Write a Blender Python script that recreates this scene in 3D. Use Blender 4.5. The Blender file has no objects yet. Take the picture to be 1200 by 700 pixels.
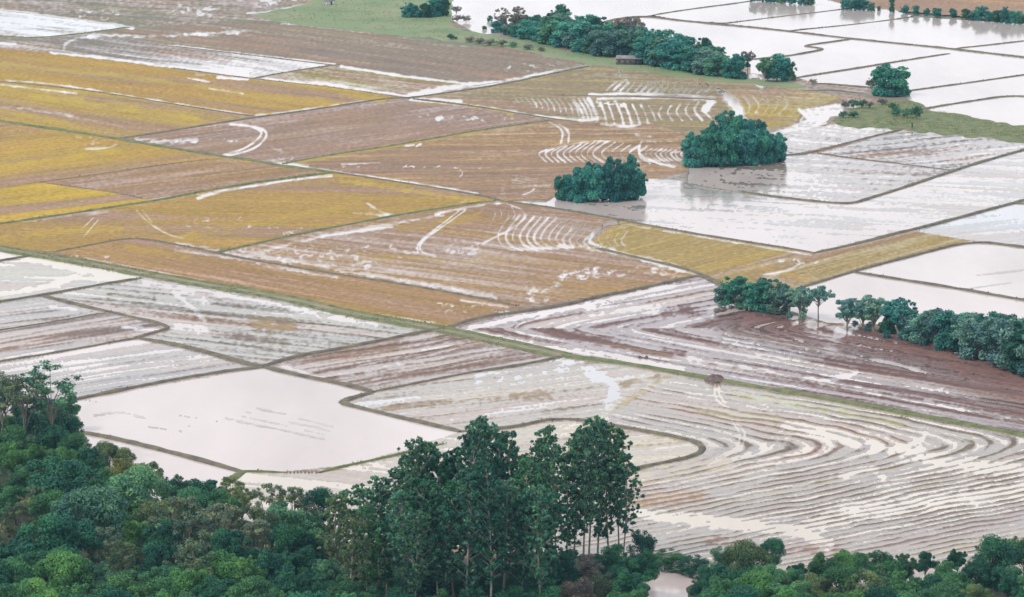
import bpy, math, random
import numpy as np
from mathutils import Vector

S = bpy.context.scene
COL = S.collection
rad = math.radians

# ---------------------------------------------------------------- camera
CAM_H, FPX, YHOR = 250.0, 4530.0, -500.0          # photo pixels (1200 x 700)
PITCH = math.atan((350 - YHOR) / FPX)
cam = bpy.data.cameras.new("camera"); camo = bpy.data.objects.new("camera", cam); COL.objects.link(camo)
cam.sensor_width = 36; cam.lens = 36 * FPX / 1200
cam.clip_start = 1; cam.clip_end = 60000
camo.location = (0, 0, CAM_H); camo.rotation_euler = (math.pi / 2 - PITCH, 0, 0)
S.camera = camo

# ---------------------------------------------------------------- sky, sun, exposure
SUN_EL, SUN_AZ = 48, -120
wd = bpy.data.worlds.new("World"); S.world = wd; wd.use_nodes = True
nt = wd.node_tree; nt.nodes.clear()
sk = nt.nodes.new("ShaderNodeTexSky"); sk.sky_type = 'NISHITA'; sk.sun_disc = False
sk.sun_elevation = rad(SUN_EL); sk.sun_rotation = rad(SUN_AZ); sk.dust_density = 4.0; sk.air_density = 1.0
veil = nt.nodes.new("ShaderNodeMixRGB"); veil.inputs[0].default_value = 0.86
veil.inputs[2].default_value = (11.9, 12.1, 12.6, 1)          # even cloud layer over the clear sky
bg = nt.nodes.new("ShaderNodeBackground"); bg.inputs[1].default_value = 0.12
wo = nt.nodes.new("ShaderNodeOutputWorld")
nt.links.new(sk.outputs[0], veil.inputs[1]); nt.links.new(veil.outputs[0], bg.inputs[0]); nt.links.new(bg.outputs[0], wo.inputs[0])
sl = bpy.data.lights.new("sun", 'SUN'); sl.energy = 2.4; sl.angle = rad(7); sl.color = (1, .95, .88)
so = bpy.data.objects.new("sun", sl); COL.objects.link(so)
so.rotation_euler = (rad(90 - SUN_EL), 0, rad(-SUN_AZ) + math.pi)
so.location = (0, 500, 400)
S.view_settings.view_transform = 'Standard'; S.view_settings.look = 'None'
S.view_settings.exposure = 0.0; S.view_settings.gamma = 1.0; S.view_settings.use_curve_mapping = False
S.cycles.max_bounces = 5; S.cycles.diffuse_bounces = 2; S.cycles.glossy_bounces = 3
S.cycles.transmission_bounces = 2; S.cycles.volume_bounces = 0; S.cycles.transparent_max_bounces = 4
S.cycles.use_adaptive_sampling = True; S.cycles.adaptive_threshold = 0.01

# ---------------------------------------------------------------- pixel -> ground
CP, SP = math.cos(PITCH), math.sin(PITCH)
def g(x, y, z=0.0):
    """photo pixel -> point on the level plain at height z"""
    u = (np.asarray(x, float) - 600) / FPX; v = (np.asarray(y, float) - 350) / FPX
    dy = CP - v * SP; dz = -SP - v * CP
    t = (z - CAM_H) / dz
    return t * u, t * dy
def g1(x, y):
    a, b = g(x, y); return float(a), float(b)
def scale_at(y):
    X0, Y0 = g1(600, y); X1, Y1 = g1(601, y); return 1.0 / (X1 - X0)
def base_from_top(yt, h):
    yb = yt + 20
    for _ in range(12): yb = yt + h * scale_at(yb)
    return yb

def lin(c):
    c = np.asarray(c, float) / 255
    return np.where(c <= .04045, c / 12.92, ((c + .055) / 1.055) ** 2.4)
KILL = 1.9
def soilc(r, gg, b): return lin((r, gg, b)) / KILL

# ---------------------------------------------------------------- noise
_r = np.random.RandomState(7); TAB = _r.rand(256, 256).astype(np.float32)
def vnoise(x, y):
    xi = np.floor(x).astype(np.int64); yi = np.floor(y).astype(np.int64)
    fx = (x - xi).astype(np.float32); fy = (y - yi).astype(np.float32)
    fx = fx * fx * (3 - 2 * fx); fy = fy * fy * (3 - 2 * fy)
    a = TAB[yi & 255, xi & 255]; b = TAB[yi & 255, (xi + 1) & 255]
    c = TAB[(yi + 1) & 255, xi & 255]; d = TAB[(yi + 1) & 255, (xi + 1) & 255]
    return (a * (1 - fx) + b * fx) * (1 - fy) + (c * (1 - fx) + d * fx) * fy
def fbm(x, y, o=3, s=0.0):
    t = 0; a = 1.0; n = 0
    for k in range(o):
        t = t + a * (vnoise(x * 2 ** k + 17.3 * k + s, y * 2 ** k + 9.1 * k + s * 1.7) - .5); n += a; a *= .55
    return t / n * 2.4        # roughly -1 .. 1

# ---------------------------------------------------------------- materials
def mat(name, build):
    m = bpy.data.materials.new(name); m.use_nodes = True
    n = m.node_tree; n.nodes.clear()
    o = n.nodes.new("ShaderNodeOutputMaterial"); build(n, o); return m
def N(n, t, **kw):
    k = n.nodes.new(t)
    for a, b in kw.items(): setattr(k, a, b)
    return k
def L(n, a, b): n.links.new(a, b)
def ramp(n, src, stops):
    r = N(n, "ShaderNodeValToRGB"); L(n, src, r.inputs[0])
    e = r.color_ramp.elements
    while len(e) < len(stops): e.new(.5)
    for k, (p, c) in enumerate(stops): e[k].position = p; e[k].color = tuple(c) + (1,)
    return r.outputs[0]
def noise(n, scale, detail=3, vec=None, rough=.55):
    k = N(n, "ShaderNodeTexNoise"); k.inputs["Scale"].default_value = scale; k.inputs["Detail"].default_value = detail
    k.inputs["Roughness"].default_value = rough
    if vec is None:
        tc = N(n, "ShaderNodeTexCoord"); vec = tc.outputs["Object"]
    L(n, vec, k.inputs["Vector"]); return k.outputs["Fac"]
def mul(n, a, b, fac=1.0, mode='MULTIPLY'):
    k = N(n, "ShaderNodeMixRGB", blend_type=mode); k.inputs[0].default_value = fac
    for i, s in ((1, a), (2, b)):
        if isinstance(s, tuple): k.inputs[i].default_value = s + (1,)
        else: L(n, s, k.inputs[i])
    return k.outputs[0]

def b_soil(n, o):
    p = N(n, "ShaderNodeBsdfPrincipled")
    a = N(n, "ShaderNodeAttribute", attribute_name="soil")
    v = ramp(n, noise(n, .45, 4), [(.3, (.78, .78, .78)), (.7, (1.18, 1.18, 1.18))])
    L(n, mul(n, a.outputs["Color"], v), p.inputs["Base Color"])
    w = N(n, "ShaderNodeAttribute", attribute_name="wetness")
    for a_, b_, sock in ((.8, .14, "Roughness"), (.03, .62, "Specular IOR Level")):      # saturated mud shines, dry stubble does not
        r = N(n, "ShaderNodeMapRange"); r.inputs[1].default_value = .16; r.inputs[2].default_value = .44
        r.inputs[3].default_value = a_; r.inputs[4].default_value = b_
        L(n, w.outputs["Fac"], r.inputs[0]); L(n, r.outputs[0], p.inputs[sock])
    bp = N(n, "ShaderNodeBump"); bp.inputs["Strength"].default_value = .2; bp.inputs["Distance"].default_value = .12
    L(n, noise(n, 1.2, 3), bp.inputs["Height"]); L(n, bp.outputs[0], p.inputs["Normal"])
    L(n, p.outputs[0], o.inputs[0])
M_SOIL = mat("paddy_soil", b_soil)

def water_mat(name, c):
    def b(n, o):
        p = N(n, "ShaderNodeBsdfPrincipled")
        tc = N(n, "ShaderNodeTexCoord")
        mp = N(n, "ShaderNodeMapping"); mp.inputs["Scale"].default_value = (.022, .006, 1); L(n, tc.outputs["Object"], mp.inputs[0])
        f = noise(n, 1.0, 4, mp.outputs[0])
        v = ramp(n, f, [(.28, (.78, .755, .74)), (.5, (.97, .965, .96)), (.72, (1.12, 1.13, 1.14))])
        L(n, mul(n, c, v), p.inputs["Base Color"])
        p.inputs["IOR"].default_value = 1.33
        rr = N(n, "ShaderNodeMapRange"); rr.inputs[1].default_value = .3; rr.inputs[2].default_value = .7
        rr.inputs[3].default_value = .05; rr.inputs[4].default_value = .14; L(n, f, rr.inputs[0]); L(n, rr.outputs[0], p.inputs["Roughness"])
        bp = N(n, "ShaderNodeBump"); bp.inputs["Strength"].default_value = .05; bp.inputs["Distance"].default_value = .03
        L(n, noise(n, .8, 2), bp.inputs["Height"]); L(n, bp.outputs[0], p.inputs["Normal"])
        L(n, p.outputs[0], o.inputs[0])
    return mat(name, b)
M_WATER = {'pale': water_mat("flood_water_pale", (.42, .365, .35)),
           'pink': water_mat("flood_water_silty", (.405, .345, .33)),
           'blue': water_mat("flood_water_clear", (.38, .375, .39)),
           'tan': water_mat("flood_water_tan", (.44, .385, .325))}

def b_leaf(n, o):
    oi = N(n, "ShaderNodeObjectInfo")
    a = N(n, "ShaderNodeAttribute", attribute_name="leaf")
    v = ramp(n, a.outputs["Fac"], [(0, (.50, .55, .62)), (.5, (1.12, 1.1, 1.08)), (1, (2.1, 1.75, 1.15))])  # bluish shadow to yellowish highlight tones, painted into the leaf colour
    rn = ramp(n, oi.outputs["Random"], [(0, (.85, .88, .92)), (1, (1.15, 1.1, 1.0))])
    c = mul(n, mul(n, oi.outputs["Color"], v), rn)
    d = N(n, "ShaderNodeBsdfPrincipled"); L(n, c, d.inputs["Base Color"])
    d.inputs["Roughness"].default_value = .65; d.inputs["Specular IOR Level"].default_value = .12
    t = N(n, "ShaderNodeBsdfTranslucent"); L(n, c, t.inputs[0])
    m = N(n, "ShaderNodeMixShader"); m.inputs[0].default_value = .22
    L(n, d.outputs[0], m.inputs[1]); L(n, t.outputs[0], m.inputs[2]); L(n, m.outputs[0], o.inputs[0])
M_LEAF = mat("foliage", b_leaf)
def plain(name, stops, scale=.5, rough=.8, bump=.3, detail=4):
    def b(n, o):
        p = N(n, "ShaderNodeBsdfPrincipled"); f = noise(n, scale, detail)
        L(n, ramp(n, f, stops), p.inputs["Base Color"]); p.inputs["Roughness"].default_value = rough
        p.inputs["Specular IOR Level"].default_value = .2
        bp = N(n, "ShaderNodeBump"); bp.inputs["Strength"].default_value = bump; bp.inputs["Distance"].default_value = .1
        L(n, noise(n, scale * 4, 3), bp.inputs["Height"]); L(n, bp.outputs[0], p.inputs["Normal"]); L(n, p.outputs[0], o.inputs[0])
    return mat(name, b)
M_BARK = plain("bark", [(.3, (.10, .085, .07)), (.7, (.22, .19, .16))], 1.5)
M_BARKP = plain("pale_bark", [(.3, (.20, .17, .15)), (.7, (.42, .37, .33))], 1.2)
M_BANK = plain("bank_earth", [(.28, (.065, .055, .048)), (.5, (.115, .098, .078)), (.72, (.135, .135, .072))], .25)
M_BANKG = plain("bank_grass", [(.28, (.06, .08, .035)), (.5, (.105, .125, .055)), (.75, (.18, .165, .085))], .22)
M_TRACK = plain("track_earth", [(.3, (.13, .125, .075)), (.7, (.22, .19, .14))], .15)
M_GRASS = plain("meadow_grass", [(.25, (.105, .15, .075)), (.5, (.145, .19, .095)), (.75, (.215, .20, .125))], .035)
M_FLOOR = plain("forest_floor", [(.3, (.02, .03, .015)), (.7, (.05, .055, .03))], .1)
M_PLAIN = plain("far_plain", [(.3, (.13, .12, .10)), (.7, (.20, .18, .14))], .004)

# ---------------------------------------------------------------- mesh helpers
def mesh_np(name, V, F, m=None, smooth=False, attrs=()):
    me = bpy.data.meshes.new(name)
    V = np.asarray(V, np.float32); F = np.asarray(F, np.int32); k = F.shape[1]
    me.vertices.add(len(V)); me.vertices.foreach_set("co", V.ravel())
    me.loops.add(F.size); me.loops.foreach_set("vertex_index", F.ravel())
    me.polygons.add(len(F)); me.polygons.foreach_set("loop_start", np.arange(0, F.size, k, dtype=np.int32))
    me.polygons.foreach_set("loop_total", np.full(len(F), k, np.int32))
    if smooth: me.polygons.foreach_set("use_smooth", np.ones(len(F), bool))
    for (an, at, dom, dat) in attrs:
        A = me.attributes.new(an, at, dom); A.data.foreach_set("color" if at == 'FLOAT_COLOR' else "value", np.asarray(dat, np.float32).ravel())
    me.update(calc_edges=True); me.validate()
    if m: me.materials.append(m)
    return me
def obj(name, me, parent=None):
    o = bpy.data.objects.new(name, me); COL.objects.link(o)
    if parent: o.parent = parent
    return o
def tag(o, label=None, cat=None, group=None, kind=None):
    for k, v in (("label", label), ("category", cat), ("group", group), ("kind", kind)):
        if v: o[k] = v
    return o

# ---------------------------------------------------------------- the plain: one sheet to the horizon
far = obj("plain", mesh_np("plain", [(-30000, -3000, -.45), (30000, -3000, -.45), (30000, 45000, -.45), (-30000, 45000, -.45)], [(0, 1, 2, 3)], M_PLAIN))
tag(far, "open brown plain under and beyond the paddy fields", kind="structure")

# pixel canvas over the paddies
X0, X1, Y0, Y1, DX, DY = -130, 1330, -46, 716, 1.2, .95
xs = np.arange(X0, X1, DX); ys = np.arange(Y0, Y1, DY)
PX, PY = np.meshgrid(xs, ys); NY, NX = PX.shape
GX, GY = g(PX, PY)
W = np.zeros((NY, NX), np.float32)              # waterness: above .5 lies under water
C = np.zeros((NY, NX, 3), np.float32)           # soil colour
LAB = np.zeros((NY, NX), np.int32) - 1

def inpoly(poly, x, y):
    r = np.zeros(x.shape, bool); n = len(poly)
    for i in range(n):
        (xa, ya), (xb, yb) = poly[i], poly[(i + 1) % n]
        if ya == yb: continue
        c = ((ya > y) != (yb > y)) & (x < (xb - xa) * (y - ya) / (yb - ya) + xa); r ^= c
    return r

# soil tones (as seen in daylight)
GOLD, GOLDB, BROWN, PINK = (200, 172, 92), (182, 146, 92), (168, 140, 122), (170, 148, 142)
GREY, DARK, OLIVE, TAN = (156, 148, 138), (138, 106, 104), (172, 158, 104), (190, 172, 148)
GREENT, GRASS, DRYORANGE = (140, 150, 128), (128, 160, 112), (190, 155, 130)
FIELDS = []
SEED = [0]
def field(name, poly, label, cols, W0, Wa, d=(1, .17), lc=5, la=60, mix=0.0, spots=.12, water='pale', rows=None, period=0, ramp_w=0, low=.12, dip=.3):
    SEED[0] += 1; s = SEED[0] * 13.7
    poly = [(float(a), float(b)) for a, b in poly]
    bx = [p[0] for p in poly]; by = [p[1] for p in poly]
    j0, j1 = np.searchsorted(ys, [min(by) - 1, max(by) + 1]); i0, i1 = np.searchsorted(xs, [min(bx) - 1, max(bx) + 1])
    sl_ = (slice(max(j0, 0), j1), slice(max(i0, 0), i1))
    x, y, gx, gy = PX[sl_], PY[sl_], GX[sl_], GY[sl_]
    if x.size == 0: return
    m = inpoly(poly, x, y)
    if rows is None:
        cx, cy = sum(bx) / len(bx), sum(by) / len(by)
        ax, ay = g1(cx - 20 * d[0], cy - 20 * d[1]); bx_, by_ = g1(cx + 20 * d[0], cy + 20 * d[1])
        ln = math.hypot(bx_ - ax, by_ - ay); ux, uy = (bx_ - ax) / ln, (by_ - ay) / ln
        al = gx * ux + gy * uy; ac = -gx * uy + gy * ux
    else:
        ac, al = rows(x, y)
    wob = fbm(gx / 70, gy / 110, 2, s + 3) * 2.5
    st = fbm(al / (la * 1.3), (ac + wob) / (lc * .8), 3, s)
    st2 = fbm(al / (la * .45), (ac + wob) / (lc * .33), 2, s + 5)
    lo = fbm(gx / 60, gy / 90, 3, s + 8)
    fine = fbm(x / 3.2, y / 1.5, 2, s + 2)
    w = W0 + Wa * (.62 * st + .38 * st2) + low * lo + .6 * spots * fine
    if period:
        aw = ac + 2.4 * fbm(x / 80, y / 26, 2, 6.1) + .9 * fbm(x / 22, y / 9, 2, 2.2); ph = np.sin(2 * np.pi * aw / period)
        w = w - dip * np.clip(.62 + .9 * st2 + 1.0 * lo + .5 * fbm(x / 40, y / 12, 2, 8.8), 0, 1.7) * np.clip(ph + .15, 0, 1) ** 1.5
    if ramp_w: w = w + ramp_w * ((x - np.mean(bx)) / (max(bx) - min(bx)))
    c1, c2 = soilc(*cols[0]), soilc(*cols[1]); crest = np.clip(ph, 0, 1) if period else 0
    t = np.clip(.5 + mix + .5 * lo + .75 * st + .35 * st2, 0, 1)[..., None]
    c = c1 * (1 - t) + c2 * t
    band = fbm(al / (la * 2.2), (ac + wob) / (lc * 2.6), 2, s + 21)                      # drier and siltier drill bands
    t3 = np.clip(band * 1.9 - .2, 0, .85)[..., None]; c = c * (1 - t3) + soilc(178, 148, 128) * t3
    t4 = np.clip(-band * 1.4 - .35, 0, .6)[..., None]; c = c * (1 - t4) + (c * np.array([1.22, 1.2, .95])) * t4
    c = c * (1 + .13 * st + .16 * st2 + .12 * fine)[..., None]
    if period: c = c * (1 - .28 * crest)[..., None]                                     # bare clay on the furrow crests
    W[sl_][m] = w[m]; C[sl_][m] = c[m]; LAB[sl_][m] = len(FIELDS)
    FIELDS.append((name, poly, label, water))

def vrows(x0, y1_, s1, y2_, s2, k=1.35, soft=10):
    """furrows nested in a rounded V: lower arm slope s1, upper arm slope s2"""
    def f(x, y):
        q1 = y - s1 * (x - x0) - y1_; q2 = -(y - s2 * (x - x0) - y2_)
        c = .5 * (q1 + q2 + np.sqrt((q1 - q2) ** 2 + soft ** 2))
        return c * k, x * .30 + np.where(q1 > q2, 900, 0)
    return f

field("mud_field", [(-130, -50), (700, -50), (700, 100), (-130, 100)], "grey mud field at the top left edge of the plain", [GREENT, PINK], .18, .2, (1, .06), 6, 40, spots=.2)
field("mud_field", [(-130, 55), (1330, 55), (1330, 720), (-130, 720)], "brown mud between the paddy plots", [BROWN, GREY], .2, .2)
field("flooded_field", [(-130, 5), (0, 13), (70, 22), (150, 33), (110, 38), (45, 45), (15, 42), (-130, 34)], "thin bluish flooded wedge at the far left edge", [(170, 168, 168), GREY], .53, .4, (1, .1), 6, 30, water='blue')
field("mud_field", [(110, 38), (150, 33), (300, 25), (400, 36), (500, 50), (600, 62), (690, 77), (640, 87), (560, 100), (480, 90), (395, 77), (280, 62), (200, 53)], "long grey brown mud field below the far meadow", [(158, 142, 130), (160, 145, 128)], .1, .22, (1, .12), 6, 60, low=.05)
field("mud_field", [(-130, 35), (0, 45), (45, 46), (110, 38), (200, 53), (280, 62), (395, 76), (297, 92), (200, 80), (60, 62), (-130, 44)], "streaky grey mud field with white wet wedge on its right", [GREY, PINK], .3, .36, (1, .13), 5, 45, ramp_w=.42)
field("stubble_field", [(-130, 44), (0, 57), (60, 62), (200, 80), (300, 93), (400, 103), (480, 115), (400, 124), (300, 137), (200, 122), (100, 106), (0, 95), (-130, 82)], "long golden stubble strip second from the far left", [GOLD, GOLDB], .1, .18, (1, .13), 6, 60, mix=.05)
field("stubble_field", [(297, 92), (395, 77), (480, 90), (560, 99), (485, 115), (400, 103)], "small pale green stubble wedge edged with white water", [OLIVE, TAN], .28, .3, (1, .12), 6, 30)
field("stubble_field", [(-130, 83), (0, 96), (100, 106), (200, 122), (300, 137), (200, 154), (140, 163), (100, 157), (0, 143), (-130, 122)], "golden stubble field just above the upper green track", [GOLD, (190, 160, 104)], .1, .18, (1, .15), 6, 60, mix=-.1)
field("mud_field", [(140, 163), (200, 154), (300, 138), (400, 124), (480, 116), (545, 124), (650, 141), (635, 143), (560, 153), (450, 173), (330, 192), (260, 183), (200, 174)], "pinkish brown wedge with a white looped wheel track", [(176, 148, 124), PINK], .14, .2, (1, -.13), 6, 60)
field("mud_field", [(330, 192), (450, 173), (560, 153), (650, 140), (700, 140), (820, 150), (815, 200), (760, 212), (660, 232), (590, 238), (560, 228), (400, 205)], "brown field with chevron water furrows above the small grove", [BROWN, (180, 150, 112)], .14, .2, (1, -.02), 6, 55)
field("stubble_field", [(485, 115), (560, 103), (640, 87), (690, 77), (760, 84), (850, 95), (930, 105), (985, 112), (988, 128), (930, 142), (910, 152), (850, 158), (815, 162), (760, 143), (670, 143), (600, 132), (545, 123)], "olive brown field with fans of white water furrows", [(162, 148, 120), (168, 150, 118)], .16, .18, (1, .03), 6, 50)
field("stubble_field", [(852, 108), (935, 104), (985, 114), (940, 132), (930, 146), (880, 152), (855, 140)], "small golden plot behind the larger grove", [GOLD, OLIVE], .2, .16, (1, .05), 5, 30)
field("flooded_field", [(900, 158), (925, 149), (946, 140), (934, 130), (950, 127), (985, 121), (990, 134), (972, 138), (968, 145), (945, 154), (925, 158)], "small winding wet plot beside the grassy bank", [GREY, PINK], .58, .3, (1, -.1), 4, 20, spots=.25)
field("stubble_field", [(-130, 122), (0, 143), (100, 157), (200, 174), (330, 194), (385, 203), (300, 214), (180, 236), (100, 248), (0, 263), (-130, 283)], "bright golden stubble field left of the green tracks", [(206, 176, 86), (186, 150, 98)], .08, .16, (1, -.12), 6, 60, mix=-.12)
field("stubble_field", [(45, 214), (100, 207), (200, 192), (330, 190), (385, 203), (300, 214), (180, 236), (150, 229)], "brownish stubble wedge inside the bright golden field", [(182, 150, 104), (178, 146, 116)], .10, .16, (1, -.13), 6, 60)
field("stubble_field", [(-130, 240), (0, 221), (45, 214), (150, 229), (180, 236), (100, 248), (0, 263), (-130, 283)], "brightest yellow stubble wedge at the left edge", [(212, 182, 84), (198, 166, 88)], .08, .16, (1, -.12), 6, 60)
field("stubble_field", [(-60, 272), (0, 263), (180, 236), (230, 226), (390, 203), (500, 219), (575, 233), (580, 236), (480, 250), (400, 266), (300, 287), (253, 297), (200, 286), (165, 280), (140, 281), (62, 295), (0, 290), (-60, 280)], "golden brown stubble field between two green tracks", [(192, 162, 92), (182, 148, 100)], .1, .16, (1, .02), 6, 60)
field("stubble_field", [(62, 296), (140, 281), (165, 281), (200, 287), (300, 307), (400, 324), (500, 338), (605, 359), (560, 372), (525, 384), (500, 381), (400, 364), (200, 326)], "long orange brown stubble field along the green track", [(184, 152, 104), (180, 144, 116)], .12, .16, (1, .17), 5, 70)
field("mud_field", [(253, 298), (300, 288), (400, 266), (560, 238), (590, 237), (640, 244), (725, 259), (690, 288), (800, 314), (822, 323), (700, 348), (605, 359), (500, 338), (300, 307)], "broad pinkish brown field with curved pale furrows", [(182, 150, 108), (174, 146, 128)], .18, .26, (1, .12), 5, 60, low=.15)
field("stubble_field", [(725, 259), (800, 273), (955, 297), (1070, 270), (1138, 282), (1000, 318), (945, 336), (900, 352), (845, 332), (690, 288)], "olive gold stubble field bending like a boomerang", [(186, 162, 106), (178, 158, 112)], .18, .2, rows=vrows(945, 320, .17, 330, -.25), lc=5, la=50)
field("flooded_field", [(590, 236), (640, 238), (655, 228), (760, 210), (800, 212), (820, 220), (868, 226), (930, 234), (995, 240), (1015, 234), (1115, 201), (1200, 176), (1330, 138), (1330, 205), (1200, 235), (1070, 270), (955, 297), (800, 273), (725, 258), (640, 243)], "wide white flooded field in front of the two groves", [(176, 172, 170), (182, 178, 176)], .60, .24, (1, .05), 5, 30, water='pink')
field("flooded_field", [(905, 162), (985, 144), (1050, 149), (1057, 153), (1000, 166), (925, 182), (905, 185)], "narrow wet mud plot between the larger grove and bank", [GREY, PINK], .45, .4, (1, .1), 5, 30, spots=.2)
field("flooded_field", [(960, 180), (1055, 153), (1100, 156), (1200, 167), (1222, 169.5), (1200, 176), (1115, 200), (1060, 193)], "grey wet plot with mud islands below the grassy bank", [(138, 126, 124), (150, 136, 132)], .42, .46, (1, -.1), 5, 35, spots=.25)
field("flooded_field", [(805, 215), (808, 185), (920, 180), (960, 181), (1060, 194), (1115, 201), (1015, 234), (995, 240), (930, 234), (868, 226)], "brown water and wet mud plot under the larger grove", [(156, 144, 140), PINK], .56, .3, (1, .05), 5, 35, spots=.25, ramp_w=-.35)
for poly, lab in (
    ([(520, -50), (900, -50), (880, 2), (800, 12), (765, 18), (725, 22), (700, 40), (600, 40), (560, 40), (527, 22), (528, 4)], "flooded white plot behind the long tree belt"),
    ([(765, 18), (800, 12), (880, 2), (930, -12), (985, 3), (1000, 9), (920, 19), (850, 27), (800, 24)], "flooded plot nearest the top edge, left of the hedge"),
    ([(850, 28), (920, 19), (1000, 9), (1040, 10), (1070, 19), (1000, 29), (925, 36), (900, 33)], "narrow flooded plot below the short hedge at the top"),
    ([(925, 37), (1000, 29), (1070, 20), (1200, 28), (1330, 40), (1200, 48), (1120, 57), (1060, 52), (1000, 46)], "flooded plot along the foot of the far right hedge"),
    ([(690, 26), (720, 24), (760, 20), (850, 29), (998, 46), (970, 50), (939, 54), (967, 58), (915, 66), (880, 76), (800, 76)], "flooded plot just behind the right half of the tree belt"),
    ([(998, 46), (1120, 57), (1125, 60), (1060, 70), (935, 91), (880, 86), (880, 70), (915, 66), (967, 58), (939, 54)], "flooded plot with a notched bank on its left"),
    ([(1125, 60), (1200, 69), (1330, 81), (1200, 88), (1065, 107), (955, 98), (935, 91), (1060, 70)], "flooded plot behind the single round tree"),
    ([(1120, 57), (1330, 34), (1330, 80)], "flooded triangle at the far right edge"),
    ([(1060, 113), (1065, 107), (1200, 88), (1330, 70), (1330, 122), (1200, 113), (1177, 113), (1078, 129)], "flooded plot right of the single round tree"),
    ([(1078, 129), (1177, 113), (1330, 122), (1330, 168), (1200, 152), (1140, 141), (1090, 134)], "flooded triangle above the grassy bank")):
    field("flooded_field", poly, lab, [GREY, GREY], 1.0, .12, spots=.05, low=.05)
field("dry_field", [(880, -50), (1330, -50), (1330, 38), (1200, 28), (1130, 20), (1040, 12), (990, 6), (960, -2), (900, -8)], "dry orange brown field beyond the far hedge", [DRYORANGE, BROWN], .05, .1, (1, .08), 8, 80)
field("flooded_field", [(1070, 271), (1187, 240), (1200, 236), (1330, 200), (1330, 305), (1200, 290), (1138, 282)], "bluish flooded plot at the right edge", [(180, 180, 186), (176, 176, 182)], .60, .24, (1, -.1), 6, 40, water='blue')
field("flooded_field", [(1000, 319), (1138, 283), (1330, 306), (1330, 374), (1200, 352)], "smooth white flooded plot at the right edge", [(184, 178, 176), GREY], .70, .2, (1, -.12), 6, 40, spots=.06)
field("flooded_field", [(945, 335), (1000, 319), (1200, 352), (1330, 374), (1330, 420), (1200, 392), (1100, 382), (970, 378), (890, 352)], "pale pink flooded plot behind the right tree line", [GREY, GREY], 1.0, .1, spots=.04, low=.04, water='pink')
field("mud_field", [(525, 385), (600, 367), (700, 348), (822, 324), (848, 333), (880, 360), (980, 382), (1060, 392), (1200, 432), (1330, 460), (1330, 534), (1200, 508), (960, 464), (750, 427), (600, 402)], "streaked white and plum brown wet field below the right trees", [(146, 118, 114), (128, 96, 96)], .42, .62, rows=vrows(600, 388, .17, 382, -.17), lc=5.5, la=55, ramp_w=-.18, spots=.2, low=.2, period=7.0, dip=.2)
field("flooded_field", [(-130, 266), (0, 293), (35, 301), (0, 306), (-130, 326)], "small white flooded corner at the left edge", [GREY, GREY], .8, .25)
field("flooded_field", [(-130, 326), (0, 306), (35, 301), (60, 300), (165, 326), (50, 347), (0, 354), (-130, 374)], "pale olive wet plot at the left edge below the track", [(178, 170, 142), GREY], .52, .34, (1, .02), 5, 40, water='tan')
field("flooded_field", [(165, 327), (300, 350), (400, 368), (480, 383), (490, 390), (310, 429), (200, 403), (166, 396), (205, 386), (110, 362), (50, 347)], "large streaked white plot below the green track", [(156, 146, 136), (160, 148, 124)], .52, .46, (1, .10), 4.5, 50, spots=.24, low=.2, period=8.5, dip=.16)
field("mud_field", [(-130, 374), (0, 354), (50, 347), (120, 365), (60, 378), (0, 387), (-130, 408)], "small streaky grey plot at the left edge", [(146, 134, 128), (156, 140, 134)], .44, .46, (1, -.14), 4, 45)
field("mud_field", [(-130, 408), (0, 387), (120, 366), (205, 385), (160, 396), (100, 407), (0, 424), (-130, 446)], "narrow pinkish streaked plot at the left edge", [(146, 130, 124), (158, 136, 130)], .38, .48, (1, -.16), 4, 50)
field("flooded_field", [(-130, 446), (0, 425), (165, 397), (310, 430), (200, 446), (80, 470), (-130, 510)], "wet grey plot beside the tall thin trees", [(150, 138, 134), (160, 146, 140)], .54, .44, (1, -.15), 4.5, 50)
field("mud_field", [(310, 430), (520, 385), (660, 417), (435, 460)], "pinkish brown ploughed diamond in the middle", [(156, 128, 114), (162, 138, 128)], .33, .46, (1, -.16), 4, 50, spots=.18, period=8.0, dip=.14)
field("flooded_field", [(60, 475), (80, 470), (310, 430), (435, 460), (398, 472), (540, 506), (520, 520), (410, 545), (330, 553), (283, 553), (90, 508), (60, 500)], "big smooth white flooded plot left of the tall eucalyptus", [(194, 178, 172), (190, 174, 168)], .79, .20, (1, .13), 4.5, 50, spots=.1, low=.14, water='pink')
field("flooded_field", [(70, 505), (90, 508), (283, 553), (262, 567), (250, 600), (70, 600)], "small flooded corner against the forest edge", [GREY, GREY], 1.0, .1, spots=.03, low=.04, water='pink')
field("flooded_field", [(283, 553), (370, 554), (410, 545), (540, 506), (600, 502), (600, 640), (250, 640), (262, 567)], "tan flooded plot behind the tall eucalyptus", [TAN, GREY], .62, .26, (1, .1), 4.5, 30, water='tan')
field("mud_field", [(435, 461), (660, 418), (772, 437), (690, 494), (645, 491), (600, 502), (540, 506), (398, 472)], "white and tan streaked plot behind the eucalyptus tops", [(164, 148, 132), (176, 158, 136)], .52, .46, (1, -.12), 4, 45, spots=.24, water='blue')
field("mud_field", [(600, 502), (645, 491), (735, 502), (790, 512), (818, 519), (824, 527), (812, 535), (780, 542), (690, 560), (560, 590)], "tan plot inside the curved bank beside the eucalyptus", [TAN, (182, 166, 140)], .5, .34, (1, -.1), 4, 35, spots=.2, water='tan')
field("mud_field", [(772, 437), (840, 448), (1200, 512), (1330, 536), (1330, 720), (560, 720), (600, 590), (690, 560), (780, 542), (812, 535), (824, 527), (818, 519), (790, 512), (735, 502), (690, 494)], "great striped wet field with nested curved furrows", [(168, 152, 132), (152, 136, 126)],   .60, .24, rows=vrows(800, 530, -.19, 520, .165, 1.0, 26), lc=3.2, la=70, period=5.5, spots=.15, low=.13, dip=.52, water='tan')

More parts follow.
